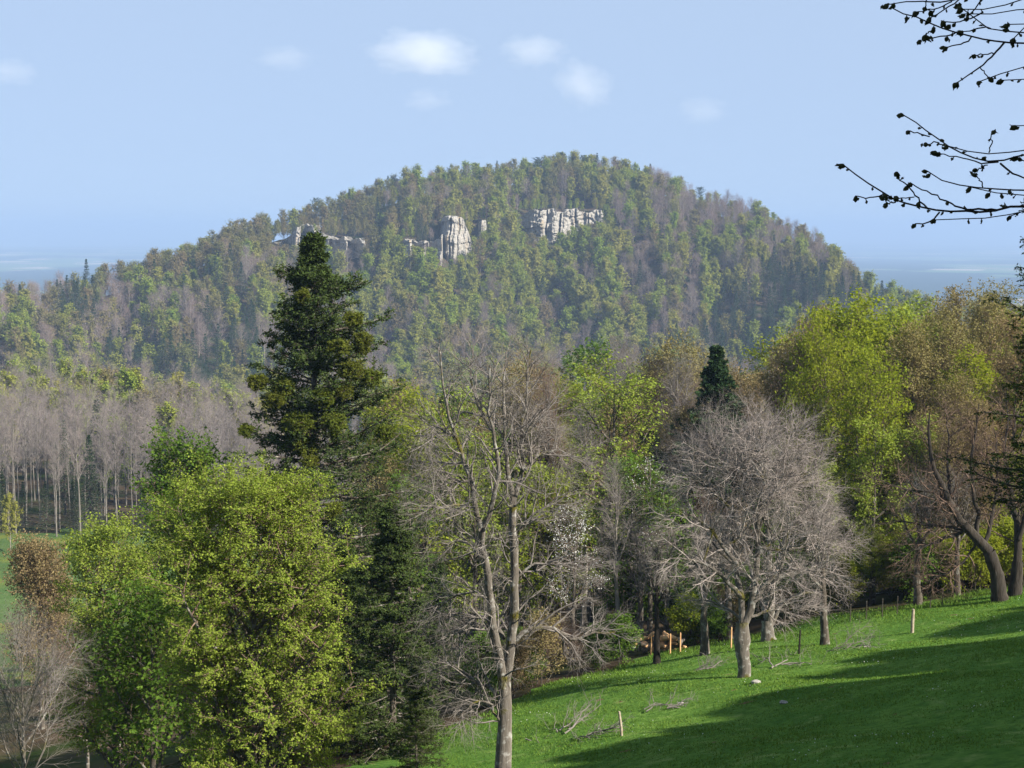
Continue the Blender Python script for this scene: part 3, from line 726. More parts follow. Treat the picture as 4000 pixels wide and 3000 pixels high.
print("hill sites", len(sites), {k: sum(s[0] == k for s in sites) for k in LIM})

# ------------------------------------------------------------------ the near trees
def place(px, py_top, Y):
    """where a tree stands, and how tall it is, from the photo position of its tip"""
    T = at(px, py_top, Y); z = gz(T[0], Y)
    return (T[0], Y, z), T[2] - z

# tall fir with mistletoe
loc, h = place(312, 237, 85)
def fir_lop(a, t, r):
    side = math.cos(a)                                                  # boughs reach further to the sunny side
    k = (1.0 + 0.17 * side * (t < 0.88)) * (0.32 + 0.68 * min(1.0, (1 - t) / 0.16))
    return k * (1.0 + 0.18 * math.sin(t * 38.0) + (0.25 if r.random() < 0.12 else 0.0))
fir_m, fir_b = conifer(11, h, 12.6, M['fir_needle'], M['bark'], "fir", whorls=34, per_w=8, base=0.05, kt=14, k3=6, nper=8, nl=0.17, nw=0.034, droop=-0.02, shape=0.56, gap=0.46, lop=fir_lop, side=1.35, cap=5.0)
tree_thing("fir_tree", fir_m, loc, "tall ragged dark fir carrying clumps of mistletoe, taller than everything round it", "fir tree")
def mistletoe_mesh(seed, r):
    g = np.random.default_rng(seed); b = MB()
    n = 70; d = norm(g.normal(0, 1, (n, 3)) + np.array([0, 0, 0.25]))
    P, R = shoot(g, np.zeros((n, 3)), d, r * g.uniform(0.7, 1.05, n), np.full(n, 0.012), 3, 0.18, 0.0)
    P2, R2 = sprout(g, P, R, 5, 0.4, 1.0, 0.7, 0.2, r * 0.35, 0.2, 0.008, 2)
    tubes(b, P, R, 3, 0); tubes(b, P2, R2, 3, 0)
    leaves(b, g, P2, 7, 0.075, 0.05, 0.4, 1, aspect=0.45); leaves(b, g, P, 7, 0.075, 0.05, 0.4, 1, u0=0.5, aspect=0.45)
    return b.mesh("mistletoe", [M['brown_twig'], M['mistletoe_leaf']])
mist = [mistletoe_mesh(31 + i, 0.75) for i in range(3)]
for i, (px, py, r) in enumerate(((258, 383, 0.75), (283, 388, 0.85), (299, 423, 1.05), (334, 424, 0.95), (306, 447, 0.85), (323, 398, 0.8), (352, 371, 0.9), (371, 379, 0.8), (340, 348, 0.8), (362, 340, 0.7),
                                 (303, 296, 0.6), (385, 433, 0.75), (353, 320, 0.7), (362, 348, 0.6), (310, 462, 0.6), (343, 392, 0.7), (246, 431, 0.6), (333, 510, 0.7), (275, 400, 0.7))):
    P = at(px, py, 85 - 2.2 + 0.5 * math.sin(i * 2.1))
    o = link("mistletoe_clump", mist[i % 3]); o.location = P; o.scale = (r * 0.98, r * 0.98, r * 0.8); o.rotation_euler = (0, 0, i * 1.3)
    tag(o, "bushy yellow-green mistletoe clump growing on the tall ragged fir", "mistletoe", "mistletoe on the tall fir")

# big yellow-green beech in front of the fir
loc, h = place(252, 478, 58)
bm = broadleaf(41, h, 9.3, M['beech_leaf'], M['brown_twig'], M['bark'], "beech", base=0.015, nl=58, kb=15, kt=10, per=15, lsize=0.042, lspread=0.055, envk=(0.60, 1.14), kb0=0.30, upb=1.2, rad=0.24, ang=1.0, up=0.09, flat=0.45, cz=h * 0.50, tl=0.6)
tree_thing("beech_tree", bm, loc, "big bushy yellow-green beech in front of the tall fir", "beech tree")
loc, h = place(180, 442, 84)
bm = broadleaf(43, h, 7.2, M['maple_leaf'], M['brown_twig'], M['bark'], "maple", base=0.15, nl=34, kb=10, kt=7, per=9, lsize=0.085, lspread=0.18, upb=0.8, ang=0.85, cz=h * 0.55)
tree_thing("maple_tree", bm, loc, "rich green maple rising behind the big yellow-green beech", "maple tree")
loc, h = place(112, 520, 76)
bm = broadleaf(44, h, 7.0, M['beech_leaf'], M['brown_twig'], M['bark'], "beech_small", base=0.06, nl=38, kb=11, kt=7, per=11, lsize=0.060, lspread=0.13, upb=1.0, ang=1.0, flat=0.45, cz=h * 0.5)
tree_thing("beech_tree", bm, loc, "yellow-green beech standing before the green maple, partly shaded", "beech tree")
loc, h = place(150, 590, 72)
bm = broadleaf(45, h, 7.0, M['maple_leaf'], M['brown_twig'], M['bark'], "maple_low", base=0.08, nl=22, kb=9, kt=6, per=6, lsize=0.10, lspread=0.2, ang=1.0, cz=h * 0.5)
tree_thing("maple_tree", bm, loc, "thin dark green young maple in the shade under the yellow-green beeches", "maple tree")
loc, h = place(38, 550, 112)
tm = bare(51, h, 6.0, M['brown_twig'], M['bark'], "budding", base=0.15, nl=22, kb=9, kt=8, k4=4, leaf=M['bud_leaf'], per=4, lsize=0.07)
tree_thing("budding_tree", tm, loc, "reddish brown budding tree at the near end of the valley meadow", "tree")
for px, py, Y, cw, sd, lb in ((20, 632, 68, 8.0, 52, "pale grey leafless tree spreading its crown below the reddish brown budding tree"), (85, 640, 82, 6.5, 53, "thin leafless tree in the shade under the yellow-green beech")):
    loc, h = place(px, py, Y)
    tm = bare(sd, h, cw, M['ash_twig'] if sd == 52 else M['brown_twig'], M['ash_bark'], "bare", base=0.15, nl=16, kb=9, kt=8, k4=5, tw=0.011, ang=0.9)
    tree_thing("bare_tree", tm, loc, lb, "tree")
# dark spruces beside and behind the beech
(sp_m, _b) = conifer(61, 13.0, 8.0, M['fir_needle'], M['bark'], "spruce", whorls=22, per_w=7, base=0.03, kt=10, k3=6, nper=9, nl=0.15, nw=0.032, droop=-0.06, shape=0.8, gap=0.5, side=1.1, cap=3.5)
for px, py, Y, lb in ((392, 505, 76, "dark spruce squeezed between the big beech and the tall leafless ash"), (345, 545, 80, "dark spruce hidden behind the edge of the big beech"), (416, 668, 68, "small dark spruce whose skirt touches the low end of the pasture"), (438, 560, 98, "shaded spruce behind the twigs of the tall leafless ash")):
    loc, h = place(px, py, Y); tree_thing("spruce_tree", sp_m, loc, lb, "spruce tree", None, px, h / 13.0)

# tall ash with traced limbs
def traced(lines, Y, seed, n=12, spread=1.6):
    g = np.random.default_rng(seed); out = []
    for ln in lines:
        dy = g.normal(0, spread); m = len(ln); pts = []
        for i, (a, b) in enumerate(ln): pts.append(at(a, b, Y + dy * (i / max(m - 1, 1))))
        out.append(resample(pts, n))
    return np.array(out)
def traced_tree(name, base_px, Y, trunk, trunk_r, limbs, limb_r, seed, mats, label, cat, k=(11, 8, 6), ln=(2.6, 1.2, 0.55), env=None, droop=0.0, tw=0.011, lim0=0.12, spread=1.6, leaf=None, extra=0):
    g = np.random.default_rng(seed)
    b0 = at(base_px[0], base_px[1], Y); z = gz(b0[0], Y); org = np.array([b0[0], Y, z])
    tp = [at(a, b, Y) for a, b in trunk]; tp[0] = np.array([tp[0][0], Y, z - 0.3])
    P0 = resample(tp, 14)[None] - org; R0 = np.interp(np.linspace(0, 1, 14), np.linspace(0, 1, len(trunk_r)), trunk_r)[None]
    R0 = R0 * (1 + g.normal(0, 0.04, R0.shape))
    P1 = traced(limbs, Y, seed + 1, 12, spread) - org
    P1[:, 1:-1] += g.normal(0, 0.04, P1[:, 1:-1].shape)
    R1 = np.array([np.interp(np.linspace(0, 1, 12), [0, 1], r) for r in limb_r])
    if extra:                                                           # more limbs that fill the round crown
        bi = g.integers(0, len(P1), extra); ii = g.integers(3, 10, extra); st = P1[bi, ii]
        tgt = env.c + norm(g.normal(0, 1, (extra, 3)) * np.array([1, 1, 0.8]) + np.array([0, 0, 0.75])) * env.r
        dd = tgt - st; L = np.linalg.norm(dd, axis=1) * g.uniform(0.55, 0.9, extra)
        PE, RE = shoot(g, st, dd, L, np.minimum(R1[bi, ii] * 0.7, 0.075), 11, 0.11, 0.03, 0.2)
        P1 = np.concatenate([P1, PE]); R1 = np.concatenate([R1, RE])
    P2, R2 = sprout(g, P1, R1, k[0], lim0, 1.0, 0.9, 0.25, ln[0], 0.45, 0.045, 6, 0.16, 0.03 + droop, env, lift=0.05, envk=(0.75, 1.0))
    P3, R3 = sprout(g, P2, R2, k[1], 0.1, 1.0, 0.75, 0.25, ln[1], 0.4, tw * 1.5, 4, 0.16, 0.02 + droop)
    P4, R4 = sprout(g, P3, R3, k[2], 0.15, 1.0, 0.65, 0.25, ln[2], 0.3, tw, 3, 0.12, 0.04)
    tb = MB(); tubes(tb, P0, R0, 12, 0); tubes(tb, P1, R1, 8, 0)
    cb = MB(); tubes(cb, P2, R2, 4, 0); tubes(cb, P3, R3, 3, 0); tubes(cb, P4, R4, 3, 0)
    if leaf: leaves(cb, g, P4, leaf[1], leaf[2], 0.06, 0.3, 1)
    e = tree_thing(name, (tb.mesh(name + "_trunk", [mats[0]]), cb.mesh(name + "_crown", [mats[1]] + ([leaf[0]] if leaf else []))), tuple(org), label, cat)
    return e
ash_limbs = [
    [(505, 681), (513, 639), (513, 605), (515, 563), (512, 529), (513, 506)],
    [(513, 506), (509, 471), (505, 455), (506, 415), (503, 385), (506, 355)],
    [(513, 506), (523, 471), (521, 446), (522, 425), (526, 404), (527, 385), (531, 350)],
    [(504, 700), (501, 665), (496, 644), (491, 615), (488, 581), (483, 542), (482, 530)],
    [(482, 530), (474, 507), (473, 479), (462, 460), (458, 440), (453, 429), (445, 410), (448, 400), (441, 385), (440, 350)],
    [(482, 530), (490, 518), (496, 488), (499, 460), (494, 432), (487, 410), (490, 390), (490, 365)],
    [(494, 432), (482, 415), (474, 396), (469, 370), (473, 346)],
    [(504, 639), (498, 622), (484, 615), (472, 617), (462, 624), (450, 640)],
    [(516, 640), (532, 626), (549, 626), (562, 632), (574, 644), (583, 633), (598, 631), (616, 632)],
    [(497, 695), (478, 683), (461, 671), (445, 660), (436, 664)],
    [(472, 479), (460, 482), (448, 483), (432, 490)], [(456, 440), (444, 428), (432, 426), (415, 432)], [(463, 462), (450, 465), (436, 460), (420, 466)],
    [(521, 446), (530, 425), (543, 418), (556, 420)], [(513, 540), (530, 518), (545, 507), (560, 495), (572, 490)], [(474, 507), (460, 505), (445, 508), (425, 506)],
    [(484, 560), (468, 540), (450, 530), (430, 528)], [(513, 580), (530, 566), (548, 562), (570, 566), (590, 578)], [(505, 730), (492, 705), (478, 700), (462, 712), (455, 728)],
    [(488, 600), (470, 590), (452, 595), (436, 610), (425, 630)], [(499, 460), (510, 440), (522, 432), (535, 412)], [(523, 471), (540, 455), (556, 450), (575, 455)]]
ash_r = [(0.20, 0.13), (0.10, 0.025), (0.10, 0.025), (0.18, 0.13), (0.11, 0.025), (0.11, 0.025), (0.07, 0.02), (0.10, 0.03), (0.10, 0.025), (0.08, 0.02)] + [(0.055, 0.015)] * 12
traced_tree("ash_tree", (502, 790), 65, [(502, 795), (503, 768), (505, 724), (505, 681)], [0.35, 0.30, 0.27, 0.22], ash_limbs, ash_r, 71, (M['ash_bark'], M['ash_twig']),
            "tall leafless ash with forked lichen-grey trunk standing alone low on the pasture", "ash tree", k=(13, 9, 6), ln=(2.1, 1.0, 0.5), droop=-0.015, lim0=0.08, tw=0.0085)
rnd_limbs_z = [
    [(610, 1420), (650, 1380), (670, 1250), (680, 1080), (700, 980), (690, 850), (680, 700), (640, 630), (560, 570), (500, 500)], [(700, 1000), (780, 910), (860, 840), (960, 790), (1080, 800)],
    [(600, 1450), (590, 1200), (575, 1080), (560, 950), (540, 800), (550, 650), (560, 450), (540, 300)], [(575, 1080), (520, 1000), (470, 930), (410, 860), (350, 800), (270, 770), (150, 780)],
    [(590, 1250), (480, 1110), (400, 1070), (340, 1040), (250, 1020), (120, 1050)], [(690, 850), (730, 560), (740, 450), (700, 250)], [(685, 750), (800, 640), (870, 620), (950, 550), (1050, 530)],
    [(672, 1280), (760, 1150), (850, 1090), (1000, 1100), (1180, 1130)], [(560, 570), (450, 450), (400, 330)], [(740, 500), (850, 400), (900, 280)], [(590, 1380), (450, 1280), (330, 1260), (220, 1300)],
    [(655, 1370), (760, 1330), (900, 1320), (1050, 1350)], [(545, 750), (440, 640), (330, 560), (200, 540)], [(700, 960), (850, 980), (1000, 950), (1150, 900)]]
rl = [[(640 + 0.1698 * a, 384 + 0.1698 * b) for a, b in ln] for ln in rnd_limbs_z]
rr = [(0.20, 0.03), (0.10, 0.02), (0.17, 0.03), (0.12, 0.02), (0.12, 0.02), (0.12, 0.02), (0.09, 0.02), (0.12, 0.02)] + [(0.07, 0.02)] * 6
b0 = at(744, 690, 80); bz = gz(b0[0], 80)
cc = at(752, 525, 80) - np.array([b0[0], 80, bz])
traced_tree("ash_tree", (744, 690), 80, [(743, 692), (745, 670), (742, 650), (742, 634), (742, 622)], [0.34, 0.30, 0.33, 0.42, 0.28], rl, rr, 73, (M['ash_bark'], M['pale_twig']),
            "round-crowned leafless ash with swollen mossy trunk on the open pasture", "ash tree", k=(11, 10, 6), ln=(2.5, 1.1, 0.5), env=Env(cc + np.array([0, 0, 0.35]), (5.6, 4.9, 5.95)), spread=2.2, lim0=0.12, extra=24, tw=0.0095)
l2 = [[(768, 625), (772, 590), (782, 560), (790, 520), (786, 480)], [(768, 620), (755, 585), (745, 550), (735, 520)], [(775, 580), (800, 570), (825, 572), (850, 580)], [(768, 632), (785, 600), (810, 590), (840, 602)], [(766, 610), (770, 560), (765, 500), (772, 450)], [(785, 540), (805, 510), (830, 495)]]
traced_tree("ash_tree", (769, 656), 95, [(771, 658), (768, 640), (767, 620)], [0.50, 0.36, 0.30], l2, [(0.24, 0.04), (0.16, 0.03), (0.14, 0.03), (0.12, 0.02), (0.2, 0.03), (0.1, 0.02)], 75, (M['ash_bark'], M['ash_twig']),
            "leafless ash with flared mossy foot just uphill behind the round-crowned one", "ash tree", k=(8, 8, 5), ln=(2.4, 1.1, 0.5), spread=2.2)
z4 = lambda L: [(870.4 + 0.2469 * a, 230.4 + 0.2469 * b) for a, b in L]
lean = [z4(L) for L in ([(480, 1300), (430, 1240), (370, 1190), (330, 1110), (260, 980), (230, 860), (240, 740)], [(430, 1240), (380, 1210), (300, 1200), (200, 1190), (80, 1170)], [(400, 1210), (300, 1250), (200, 1290), (120, 1310)],
        [(370, 1190), (280, 1060), (150, 1050), (40, 1010)], [(340, 1120), (310, 1000), (320, 850), (300, 720)], [(430, 1240), (440, 1130), (400, 1000), (420, 850), (440, 700)], [(430, 1260), (390, 1330), (300, 1400), (220, 1420)], [(460, 1270), (500, 1130), (520, 980), (500, 800)])]
traced_tree("ash_tree", (1000, 606), 95, z4([(525, 1530), (515, 1400), (480, 1300)]), [0.50, 0.40, 0.34], lean, [(0.3, 0.04), (0.12, 0.02), (0.1, 0.02), (0.12, 0.02), (0.12, 0.02), (0.15, 0.03), (0.08, 0.02), (0.13, 0.02)], 77, (M['shaded_bark'], M['brown_twig']),
            "leafless tree with curved leaning trunk at the top edge of the pasture", "ash tree", k=(14, 9, 5), ln=(2.6, 1.2, 0.55))
st = [z4(L) for L in ([(595, 1350), (600, 1200), (560, 1050), (540, 900), (560, 750)], [(600, 1250), (640, 1100), (660, 900)], [(590, 1150), (520, 1060), (480, 960), (470, 850)])]
traced_tree("ash_tree", (1014, 604), 96, z4([(580, 1515), (590, 1430), (597, 1340)]), [0.45, 0.36, 0.3], st, [(0.26, 0.04), (0.18, 0.03), (0.12, 0.02)], 79, (M['shaded_bark'], M['brown_twig']),
            "upright shade-darkened leafless tree next to the leaning one", "ash tree", k=(14, 9, 5), ln=(2.6, 1.2, 0.55))

# mid wood behind the pasture
YB = M['bark']
def mid(name, px, py, Y, fn, label, cat="tree", group=None, **kw):
    loc, h = place(px, py, Y); return tree_thing(name, fn(h, **kw), loc, label, cat, group)
mid("beech_tree", 611, 354, 112, lambda h: broadleaf(81, h, 9.2, M['beech_leaf'], M['brown_twig'], YB, "b81", base=0.25, nl=22, kb=9, kt=6, per=6, lsize=0.10, lspread=0.18, upb=1.5, ang=1.05, up=0.03, flat=0.2, cz=h * 0.55), "golden green beech with flat tiered sprays behind the white-flowering tree", "beech tree")
mid("beech_tree", 850, 300, 124, lambda h: broadleaf(82, h, 10.5, M['lime_leaf'], M['brown_twig'], YB, "b82", base=0.2, nl=26, kb=10, kt=6, per=7, lsize=0.13, lspread=0.25, upb=0.9, flat=0.4), "huge bright lime-green beech, brightest crown in the wood", "beech tree")
mid("beech_tree", 893, 318, 130, lambda h: broadleaf(83, h, 8.5, M['lime_leaf'], M['brown_twig'], YB, "b83", base=0.2, nl=22, kb=9, kt=6, per=7, lsize=0.13, lspread=0.25, upb=0.9, flat=0.4), "lime-green beech touching the brown crowns at the wood's high end", "beech tree")
mid("beech_tree", 872, 445, 116, lambda h: broadleaf(84, h, 6.5, M['lime_leaf'], M['brown_twig'], YB, "b84", base=0.1, nl=22, kb=9, kt=6, per=7, lsize=0.12, lspread=0.22, upb=0.9, flat=0.4), "narrow lime-green beech below the huge bright beech", "beech tree")
mid("beech_tree", 905, 545, 108, lambda h: broadleaf(85, h, 7.0, M['lime_leaf'], M['brown_twig'], YB, "b85", base=0.1, nl=14, kb=8, kt=6, per=7, lsize=0.10, lspread=0.2, upb=1.0, flat=0.3, cz=h * 0.6), "low bright lime-green bush-like beech at the wood edge under the leaning tree", "beech tree")
mid("beech_tree", 420, 415, 105, lambda h: broadleaf(86, h, 6.5, M['lime_leaf'], M['brown_twig'], YB, "b86", base=0.2, nl=18, kb=9, kt=6, per=7, lsize=0.12, lspread=0.22), "vivid green tree whose top shows between the fir and the tall ash", "beech tree")
mid("beech_tree", 462, 425, 110, lambda h: broadleaf(87, h, 7.0, M['beech_leaf'], M['brown_twig'], YB, "b87", base=0.15, nl=18, kb=9, kt=6, per=7, lsize=0.10, lspread=0.2, flat=0.3), "yellow-green beech behind the forked trunk of the tall ash", "beech tree")
mid("beech_tree", 540, 470, 106, lambda h: broadleaf(88, h, 7.0, M['lime_leaf'], M['brown_twig'], YB, "b88", base=0.15, nl=16, kb=8, kt=6, per=6, lsize=0.10, lspread=0.2, flat=0.3), "sunlit green tree beside the white-flowering tree, behind ash twigs", "beech tree")
mid("maple_tree", 630, 455, 106, lambda h: broadleaf(89, h, 5.6, M['maple_leaf'], M['brown_twig'], YB, "b89", base=0.08, nl=22, kb=9, kt=6, per=7, lsize=0.09, lspread=0.2), "dense mid-green tree between the golden beech and the round-crowned ash", "maple tree")
mid("maple_tree", 668, 480, 104, lambda h: broadleaf(90, h, 5.0, M['maple_leaf'], M['brown_twig'], YB, "b90", base=0.1, nl=18, kb=8, kt=6, per=5, lsize=0.09, lspread=0.2), "thin mid-green tree half hidden by the round-crowned ash", "maple tree")
for px, py, Y, lb in ((574, 505, 103, "white-flowering cherry tree at the wood edge near the tall ash"), (651, 448, 104, "thin white-flowering cherry tree against the golden beech")):
    mid("cherry_tree", px, py, Y, lambda h: broadleaf(92 + px, h, 4.2 if px < 600 else 3.2, M['blossom'], M['brown_twig'], YB, "cherry", base=0.3, nl=14, kb=7, kt=6, per=3 if px < 600 else 1, lsize=0.042, lspread=0.10, flat=0.8), lb, "cherry tree")
(sf_m, _b) = conifer(95, 14.0, 16.5, M['spruce_needle'], M['bark'], "small_fir", whorls=36, per_w=7, base=0.03, kt=9, k3=4, nper=8, nl=0.17, nw=0.04, droop=-0.03, shape=1.3, gap=0.40, side=0.62, cap=2.5, lop=lambda a, t, r: min(1.0, 2.9 / max(8.2 * (1 - t) ** 1.3, 0.1)))
loc, h = place(716, 347, 118); tree_thing("fir_tree", sf_m, loc, "small dark pointed fir standing just behind the round-crowned ash", "fir tree", None, 0.4, h / 14.0)
brown = [bare(101 + i, 20, 9.0, M['brown_twig'], YB, f"brown{i}", base=0.2, nl=18, kb=9, kt=8, k4=4, leaf=M['bud_leaf'], per=3, lsize=0.085) for i in range(3)]
for i, (px, py, Y, lb) in enumerate(((945, 318, 128, "copper brown budding tree beside the lime-green beeches"), (985, 306, 135, "tall copper brown budding tree near the pasture's top edge"), (1015, 325, 122, "copper brown budding tree at the very edge behind the dark boughs"),
        (925, 420, 112, "greyish brown budding tree behind the leaning trunk"), (975, 410, 108, "reddish grey budding tree above the leaning trunk"), (800, 345, 128, "reddish budding tree between small fir and huge lime-green beech"))):
    loc, h = place(px, py, Y); tree_thing("budding_tree", brown[i % 3], loc, lb, "tree", None, i * 1.1, h / 20)
thin = [bare(111 + i, 19, 5.5, M['ash_twig'] if i % 2 else M['brown_twig'], M['pale_bark'] if i % 2 else YB, f"thin{i}", base=0.35, nl=16, kb=8, kt=8, k4=4, ang=0.55, tw=0.013) for i in range(4)]
for i, (px, py, Y, lb) in enumerate(((655, 345, 150, "pinkish leafless tree behind the golden beech"), (675, 350, 145, "pinkish leafless tree between golden beech and small fir"), (783, 352, 138, "slanting brown leafless tree behind the flank of the round-crowned ash"),
        (806, 360, 135, "grey leafless birch-like tree near the reddish budding tree"), (545, 350, 120, "reddish leafless tree behind the upper twigs of the tall ash"), (585, 400, 118, "leafless tree next to the golden beech"), (690, 395, 130, "leafless tree behind the small fir"))):
    loc, h = place(px, py, Y); tree_thing("bare_tree", thin[i % 4], loc, lb, "tree", None, i * 1.7, h / 19)
# fill the depth of the wood
fill_g = [broadleaf(131 + i, 18, 7.5, (M['beech_leaf'], M['lime_leaf'], M['maple_leaf'])[i], M['brown_twig'], YB, f"fill{i}", base=0.15, nl=16, kb=8, kt=5, per=6, lsize=0.13, lspread=0.24) for i in range(3)]
frng = np.random.default_rng(55); n_f = 0
cnt = {'beech_tree': 0}
for px in np.arange(395, 1050, 27):
    for Y, top in ((108, 475), (128, 400), (155, 365), (185, 350)):
        px2 = px + frng.uniform(-12, 12); Y2 = Y + frng.uniform(-6, 8); t = top + frng.uniform(-25, 45)
        if px2 > 800: t -= 45 * min(1, (px2 - 800) / 100)
        if px2 < 560 and Y > 140: t += 30
        loc, h = place(px2, t, Y2)
        if h < 6: continue
        r = frng.random(); where = "behind the tall ash" if px2 < 590 else ("behind the round-crowned ash" if px2 < 800 else "behind the pasture's top corner")
        dep = "at the wood edge" if Y == 108 else "deep in the wood"
        if px2 < 600: r = 0.55 + 0.40 * r
        if px2 > 770: r = 0.50 + 0.41 * r
        if r < 0.42: tree_thing("bare_tree", thin[int(frng.integers(4))], loc, f"leafless tree {dep} {where}", "tree", f"leafless trees {dep} {where}", frng.uniform(0, 6), h / 19)
        elif r < 0.66: tree_thing("budding_tree", brown[int(frng.integers(3))], loc, f"brown budding tree {dep} {where}", "tree", f"brown budding trees {dep} {where}", frng.uniform(0, 6), h / 20)
        elif r < 0.92: tree_thing("beech_tree", fill_g[int(frng.integers(2)) if px2 > 770 else int(frng.integers(3))], loc, f"leafy green tree {dep} {where}", "tree", f"leafy green trees {dep} {where}", frng.uniform(0, 6), h / 18)
        else: tree_thing("spruce_tree", sp_m, loc, f"dark spruce {dep} {where}", "tree", f"dark spruces {dep} {where}", frng.uniform(0, 6), h / 13)
bush = [broadleaf(401, 3.0, 3.4, M['maple_leaf'], M['brown_twig'], YB, "shrub_a", base=0.02, nl=22, kb=8, kt=5, per=6, lsize=0.07, lspread=0.12, rad=0.04, ang=0.9, cz=1.4, tl=0.45),
        broadleaf(402, 3.2, 3.2, M['bud_leaf'], M['brown_twig'], YB, "shrub_b", base=0.02, nl=24, kb=9, kt=6, per=3, lsize=0.05, lspread=0.1, rad=0.04, ang=0.8, cz=1.5, tl=0.5),
        broadleaf(404, 3.2, 3.6, M['lime_leaf'], M['brown_twig'], YB, "shrub_d", base=0.02, nl=22, kb=8, kt=5, per=7, lsize=0.065, lspread=0.12, rad=0.04, ang=0.9, cz=1.5, tl=0.45),
        bare(403, 2.8, 3.4, M['brown_twig'], YB, "shrub_c", base=0.03, nl=26, kb=9, kt=6, k4=0, rad=0.04, tw=0.009, cz=1.3, tl=0.6, ang=0.8)]
for i in range(90):
    x = frng.uniform(-2, 34); y = float(edge_y(x)) + 1.6 + 11 * frng.random() ** 1.3
    px, py = to_px((x, y, gz(x, y)))
    if px > 1040 or abs(px - 660) < 26: continue
    k = int(frng.choice([0, 1, 2, 3], p=[0.15, 0.12, 0.58, 0.15] if px > 830 else [0.35, 0.25, 0.1, 0.3])); nm = ("leafy green shrub", "brown budding shrub", "lime-green leafy shrub", "bare twiggy shrub")[k]; where = "under the wood edge behind the tall ash" if px < 640 else ("under the wood edge behind the swollen ash" if px < 830 else "under the wood edge near the leaning tree")
    tree_thing("shrub", bush[k], (x, y, gz(x, y)), f"{nm} {where}", "shrub", f"{nm}s {where}", frng.uniform(0, 6), frng.uniform(0.6, 1.15))
lime = broadleaf(411, 10, 7.5, M['lime_leaf'], M['brown_twig'], YB, "lime_low", base=0.06, nl=26, kb=9, kt=6, per=8, lsize=0.075, lspread=0.16, upb=1.0, flat=0.35, cz=4.6)
for px, py, Y, lb in ((826, 332, 118, "lime-green beech filling the slope below the slanting leafless tree"), (876, 366, 113, "lime-green beech in front of the huge bright beech"), (908, 520, 103.5, "bright lime-green beech sweeping down to the fence posts"), (872, 532, 103, "low lime-green beech bough mass at the wood edge above the fence posts"), (942, 532, 104, "low lime-green beech beside the trunk of the leaning tree"), (832, 470, 112, "lime-green beech peeping out between the two leafless ashes and huge beech")):
    loc, h = place(px, py, Y); e = tree_thing("beech_tree", lime, loc, lb, "beech tree", None, px, h / 10); e.scale = (min(1.1, h / 10), min(1.1, h / 10), h / 10)
for px, py, Y, k, lb in ((820, 312, 128, 0, "lime-green beech on the shady flank of the huge bright beech"), (965, 345, 118, 0, "yellow-green beech among the copper brown trees"), (1000, 318, 140, 0, "lime-green beech top showing above the copper brown trees"), (915, 335, 120, 1, "brown-pink budding tree pressed against the huge bright beech"), (958, 385, 114, 1, "brown-pink budding tree low among the copper brown trees")):
    loc, h = place(px, py, Y); tree_thing("beech_tree" if k == 0 else "budding_tree", fill_g[1] if k == 0 else brown[1], loc, lb, "tree", None, px, h / (18 if k == 0 else 20))
# old trunks along the wood edge
for i, (px, py, w, lb) in enumerate(((825, 645, 0.24, "grey tree trunk at the wood edge above the fallen twigs"), (918, 606, 0.26, "pale tree trunk at the wood edge beside the lone grey post"), (957, 596, 0.2, "slim pale tree trunk near the leaning tree"), (657, 664, 0.2, "dark leaning young trunk beside the heap of sawn logs"), (640, 650, 0.26, "brown trunk rising behind the heap of sawn logs"), (705, 655, 0.26, "trunk at the wood edge between log heap and swollen ash"), (728, 640, 0.28, "dark trunk just behind the swollen ash"))):
    ys = np.arange(88, 112, 0.25); Pp = np.stack([at(px, py, y) for y in ys]); gg = ground(Pp[:, 0], ys); hit = np.nonzero(Pp[:, 2] < gg)[0]
    Y = float(ys[hit[0]]) if len(hit) else 100.0
    x = at(px, py, Y)[0]; tm = bare(301 + i, 7.5, 3.6, M['ash_twig'], M['bark'] if i != 3 else M['black_twig'], f"edge{i}", base=0.4, nl=10, kb=7, kt=6, k4=3, rad=w, tw=0.010, tl=0.9)
    tree_thing("bare_tree", tm, (x, Y, gz(x, Y)), lb, "tree")

# dark conifer at the frame's edge, in shade
(dk_m, _b) = conifer(171, 20.0, 7.5, M['fir_needle'], M['bark'], "edge_conifer", whorls=22, per_w=6, base=0.42, kt=10, k3=5, nper=8, nl=0.11, nw=0.022, shape=0.6, gap=0.5)
x = at(1062, 300, 46)[0]; tree_thing("fir_tree", dk_m, (x, 46, gz(x, 46)), "dark ragged conifer whose bough tips enter at the picture edge beside the pasture", "fir tree", None, 0.7, 0.9)
# wood on the uphill side that shades the pasture (its trees stand outside the picture)
(sh_m, _b) = conifer(181, 24.0, 10.0, M['spruce_needle'], M['bark'], "shade_spruce", whorls=30, per_w=8, base=0.02, kt=8, k3=3, nper=7, nl=0.45, nw=0.15, shape=0.42, gap=0.15)
hs = to_sun[:2] / np.linalg.norm(to_sun[:2]); te = math.tan(SUN_EL)
EDGE = [(520, 772, 0), (560, 759, 0), (610, 745, 0), (660, 733, 0), (700, 718, 0), (750, 698, 0), (800, 678, 0), (845, 664, 0), (880, 655, 0), (925, 640, 1), (965, 625, 0), (1005, 611, 0)]
targets = []
for px, py, _f in EDGE:
    ys = np.arange(50, 110, 0.25); Pp = np.stack([at(px, py, y) for y in ys]); gg = ground(Pp[:, 0], ys); hit = np.nonzero(Pp[:, 2] < gg)[0]
    targets.append(Pp[hit[0]] if len(hit) else Pp[-1])
for k in range(1, 9):
    q = targets[0][:2] - np.array([0.64, 0.77]) * 3.0 * k; targets.append(np.array([q[0], q[1], gz(q[0], q[1])]))
sg = np.random.default_rng(3)
